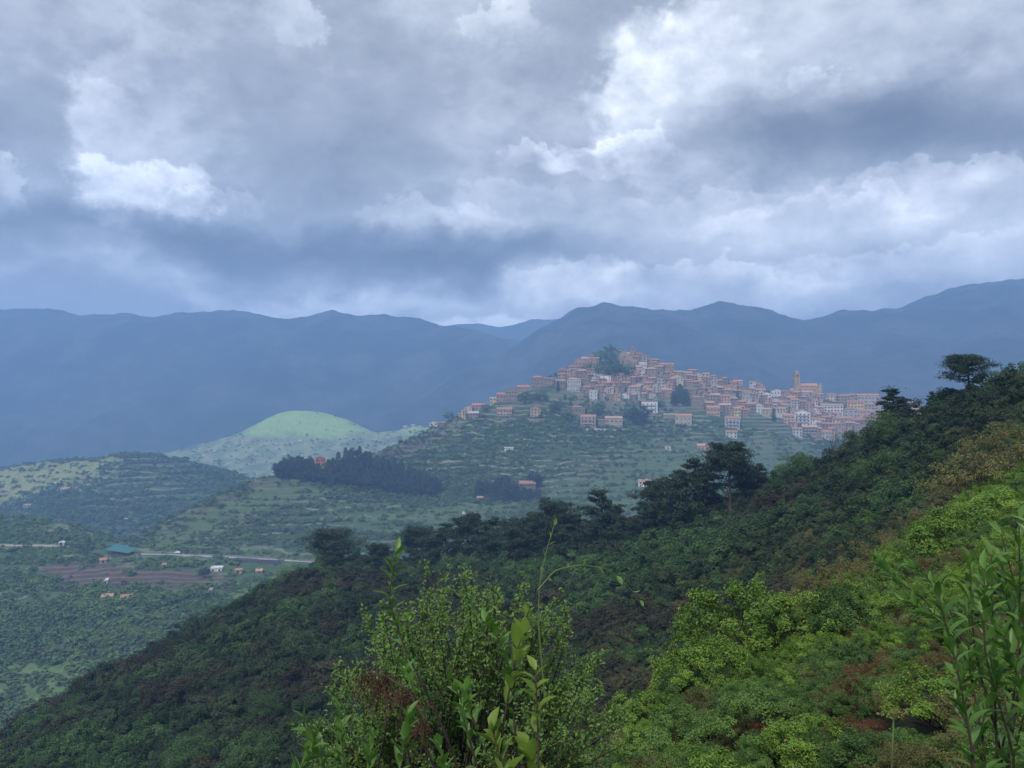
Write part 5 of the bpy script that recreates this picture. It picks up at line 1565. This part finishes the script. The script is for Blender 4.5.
# broad-leaved shoots of the strawberry-tree kind, at arm's length below the road edge
lp = lambda pts, Y: px_path([(x, y, Y + i * .03) for i, (x, y) in enumerate(pts)])
shrub('leafy_shoot', 'tall dark-stemmed shoot whose glossy leaf tip stands above the small-leaved bush', 'shrub', [
    (lp([(470, 800), (440, 720), (405, 650), (388, 600), (397, 552)], 3.4), 30, .082, .030, M_BROAD, M_STEM, 601, dict(start=.42, spread=.95, bend=.5)),
    (lp([(470, 790), (480, 730), (450, 680)], 3.3), 16, .088, .038, M_BROAD, M_STEM, 602, dict(start=.2)),
    (lp([(455, 800), (430, 760), (415, 700), (408, 668)], 3.2), 15, .082, .036, M_BROAD, M_STEM, 603, dict(start=.3))], P(465, 830, 3.4))
shrub('leafy_shoot', 'cluster of young yellow-green shoots with dark stems in front of the small-leaved bush', 'shrub', [
    (lp([(498, 810), (502, 730), (515, 660), (528, 612)], 3.0), 15, .098, .052, M_YOUNG, M_STEM, 611, dict(start=.45, spread=.8)),
    (lp([(520, 810), (516, 740), (508, 660), (490, 622)], 3.05), 17, .086, .040, M_BROAD, M_STEM, 612, dict(start=.35, spread=.85)),
    (lp([(539, 810), (538, 740), (536, 670)], 2.9), 9, .088, .040, M_YOUNG, M_STEM, 613, dict(start=.55, spread=1.1)),
    (lp([(512, 820), (505, 770), (492, 730)], 2.95), 14, .10, .058, M_YOUNG, M_STEM, 614, dict(start=.2, spread=.9)),
    (lp([(530, 830), (535, 780), (528, 745)], 2.95), 12, .095, .056, M_YOUNG, M_STEM, 615, dict(start=.2, spread=.9)),
    (lp([(490, 820), (478, 770), (462, 715), (466, 690)], 3.1), 18, .088, .038, M_BROAD, M_STEM, 616, dict(start=.25, spread=.8))], P(510, 840, 3.0))
shrub('leafy_shoot', 'low shoots with upright green leaves in the bottom corner beside the dry plume', 'shrub', [
    (lp([(330, 830), (325, 770), (305, 722)], 2.9), 15, .085, .031, M_BROAD, M_GSTEM, 621, dict(start=.35, spread=.6)),
    (lp([(345, 830), (343, 770), (340, 712)], 3.0), 15, .085, .030, M_BROAD, M_GSTEM, 622, dict(start=.35, spread=.5)),
    (lp([(380, 830), (400, 770), (408, 715)], 2.9), 16, .085, .031, M_BROAD, M_GSTEM, 623, dict(start=.3, spread=.6)),
    (lp([(365, 830), (365, 790), (372, 740)], 2.8), 12, .09, .034, M_BROAD, M_GSTEM, 624, dict(start=.3, spread=.7)),
    (lp([(440, 840), (448, 790), (440, 745)], 2.8), 13, .09, .038, M_BROAD, M_GSTEM, 625, dict(start=.3, spread=.8)),
    (lp([(300, 840), (290, 790), (312, 745)], 2.85), 12, .09, .034, M_BROAD, M_GSTEM, 626, dict(start=.3, spread=.7))], P(370, 850, 2.9))
def stand():
    r = random.Random(3); L = []
    for i in range(15):
        x1 = 950 + 6.2 * i + r.uniform(-9, 9)
        top = np.interp(x1, [935, 965, 1000, 1030], [590, 556, 545, 505]) + (r.uniform(10, 130) if i % 2 else r.uniform(0, 20))
        x0 = x1 * .5 + 1010 * .5 + r.uniform(-24, 24)
        L.append((lp([(x0, 840), (x0 + r.uniform(-14, 14), 760), (x1 + r.uniform(-6, 22), (top + 740) / 2), (x1 + r.uniform(-10, 10), top)], 3.1 + r.uniform(-.3, .5)), 30, .100, .034, M_BROAD, M_STEM, 660 + i, dict(start=.15, spread=.7, bend=.45)))
    shrub('leafy_shoot', 'tall stand of long upright green leaves at the uphill edge of the bank', 'shrub', L, P(1000, 860, 2.9))
stand()
shrub('leafy_shoot', 'leafy shoots leaning over the hollow behind the tall stand of long leaves', 'shrub', [
    (lp([(960, 640), (925, 600), (895, 578), (878, 560)], 5.2), 26, .12, .040, M_BROAD, M_STEM, 641, dict(start=.2, spread=.6)),
    (lp([(965, 645), (945, 600), (925, 575), (912, 565)], 5.3), 22, .11, .038, M_BROAD, M_STEM, 642, dict(start=.2, spread=.7)),
    (lp([(970, 650), (940, 620), (905, 600)], 5.1), 22, .11, .038, M_BROAD, M_STEM, 643, dict(start=.2, spread=.7))], P(965, 690, 5.2))

# dry plume, bramble tendril, grass stalk
def plume():
    rng = np.random.default_rng(88); base = P(420, 760, 3.1)
    e = empty('dry_plume', base); tag(e, 'drooping rust brown dry flower plume among the broad leaves', 'plant')
    b = MB(); C, A = [], []
    main = np.array(lp([(420, 760), (425, 720), (408, 690), (385, 676), (368, 672)], 3.1)) - base
    b.tube(main, .004, 5)
    for s0, sp in ((main[2], 26), (main[3], 40), (main[4], 22), (main[1], 20)):
        for k in range(sp):
            d = unit(np.array([rng.normal() * .45 - .15, rng.normal() * .3, -.9 + rng.normal() * .35]))
            L = rng.uniform(.05, .17)
            b.tube([s0 + rng.normal(size=3) * .018, s0 + d * L * .5, s0 + d * L + np.array([0, 0, -.02])], [.0016, .0014, .0008], 3)
            t = np.linspace(.25, 1, 12)[:, None]
            C.append(s0 + d * L * t + rng.normal(size=(12, 3)) * .006); A.append(np.repeat(d[None], 12, 0))
    C, A = np.concatenate(C), np.concatenate(A)
    link('stem', b.mesh('stem', [M_TWIG]), e)
    link('flower_head', foliage('flower_head', C, rng.normal(size=C.shape), .012, .005, M_RUST, rng, A), e)
plume()
def tendril():
    shrub('tendril', 'thin pale green vine tendril arching in front of the dark ridge', 'vine', [
        (lp([(545, 700), (538, 620), (540, 580), (548, 545), (556, 520)], 4.0), 7, .055, .022, M_HERO, M_GSTEM, 651, dict(start=.55, spread=1.0, r0=.005)),
        (lp([(538, 590), (555, 570), (580, 565), (605, 568), (622, 580), (640, 600)], 4.0), 9, .055, .026, M_HERO, M_GSTEM, 652, dict(start=.1, spread=1.1, r0=.0042))], P(545, 720, 4.0))
tendril()
def stalk():
    base = P(891, 800, 3.6)
    e = empty('grass_stalk', base); tag(e, 'single pale green flowering stalk standing before the bushes', 'plant')
    b = MB(); b.tube([np.zeros(3), P(892, 760, 3.6) - base, P(894, 712, 3.6) - base], [.006, .005, .004], 6)
    link('stem', b.mesh('stem', [M_GSTEM], True), e)
    rng = np.random.default_rng(5); top = P(894, 712, 3.6) - base
    C = top + rng.normal(size=(70, 3)) * np.array([.035, .035, .010])
    link('flower_head', foliage('flower_head', C, rng.normal(size=C.shape) + (0, 0, 1), .022, .010, M_OLIVE, rng), e)
stalk()
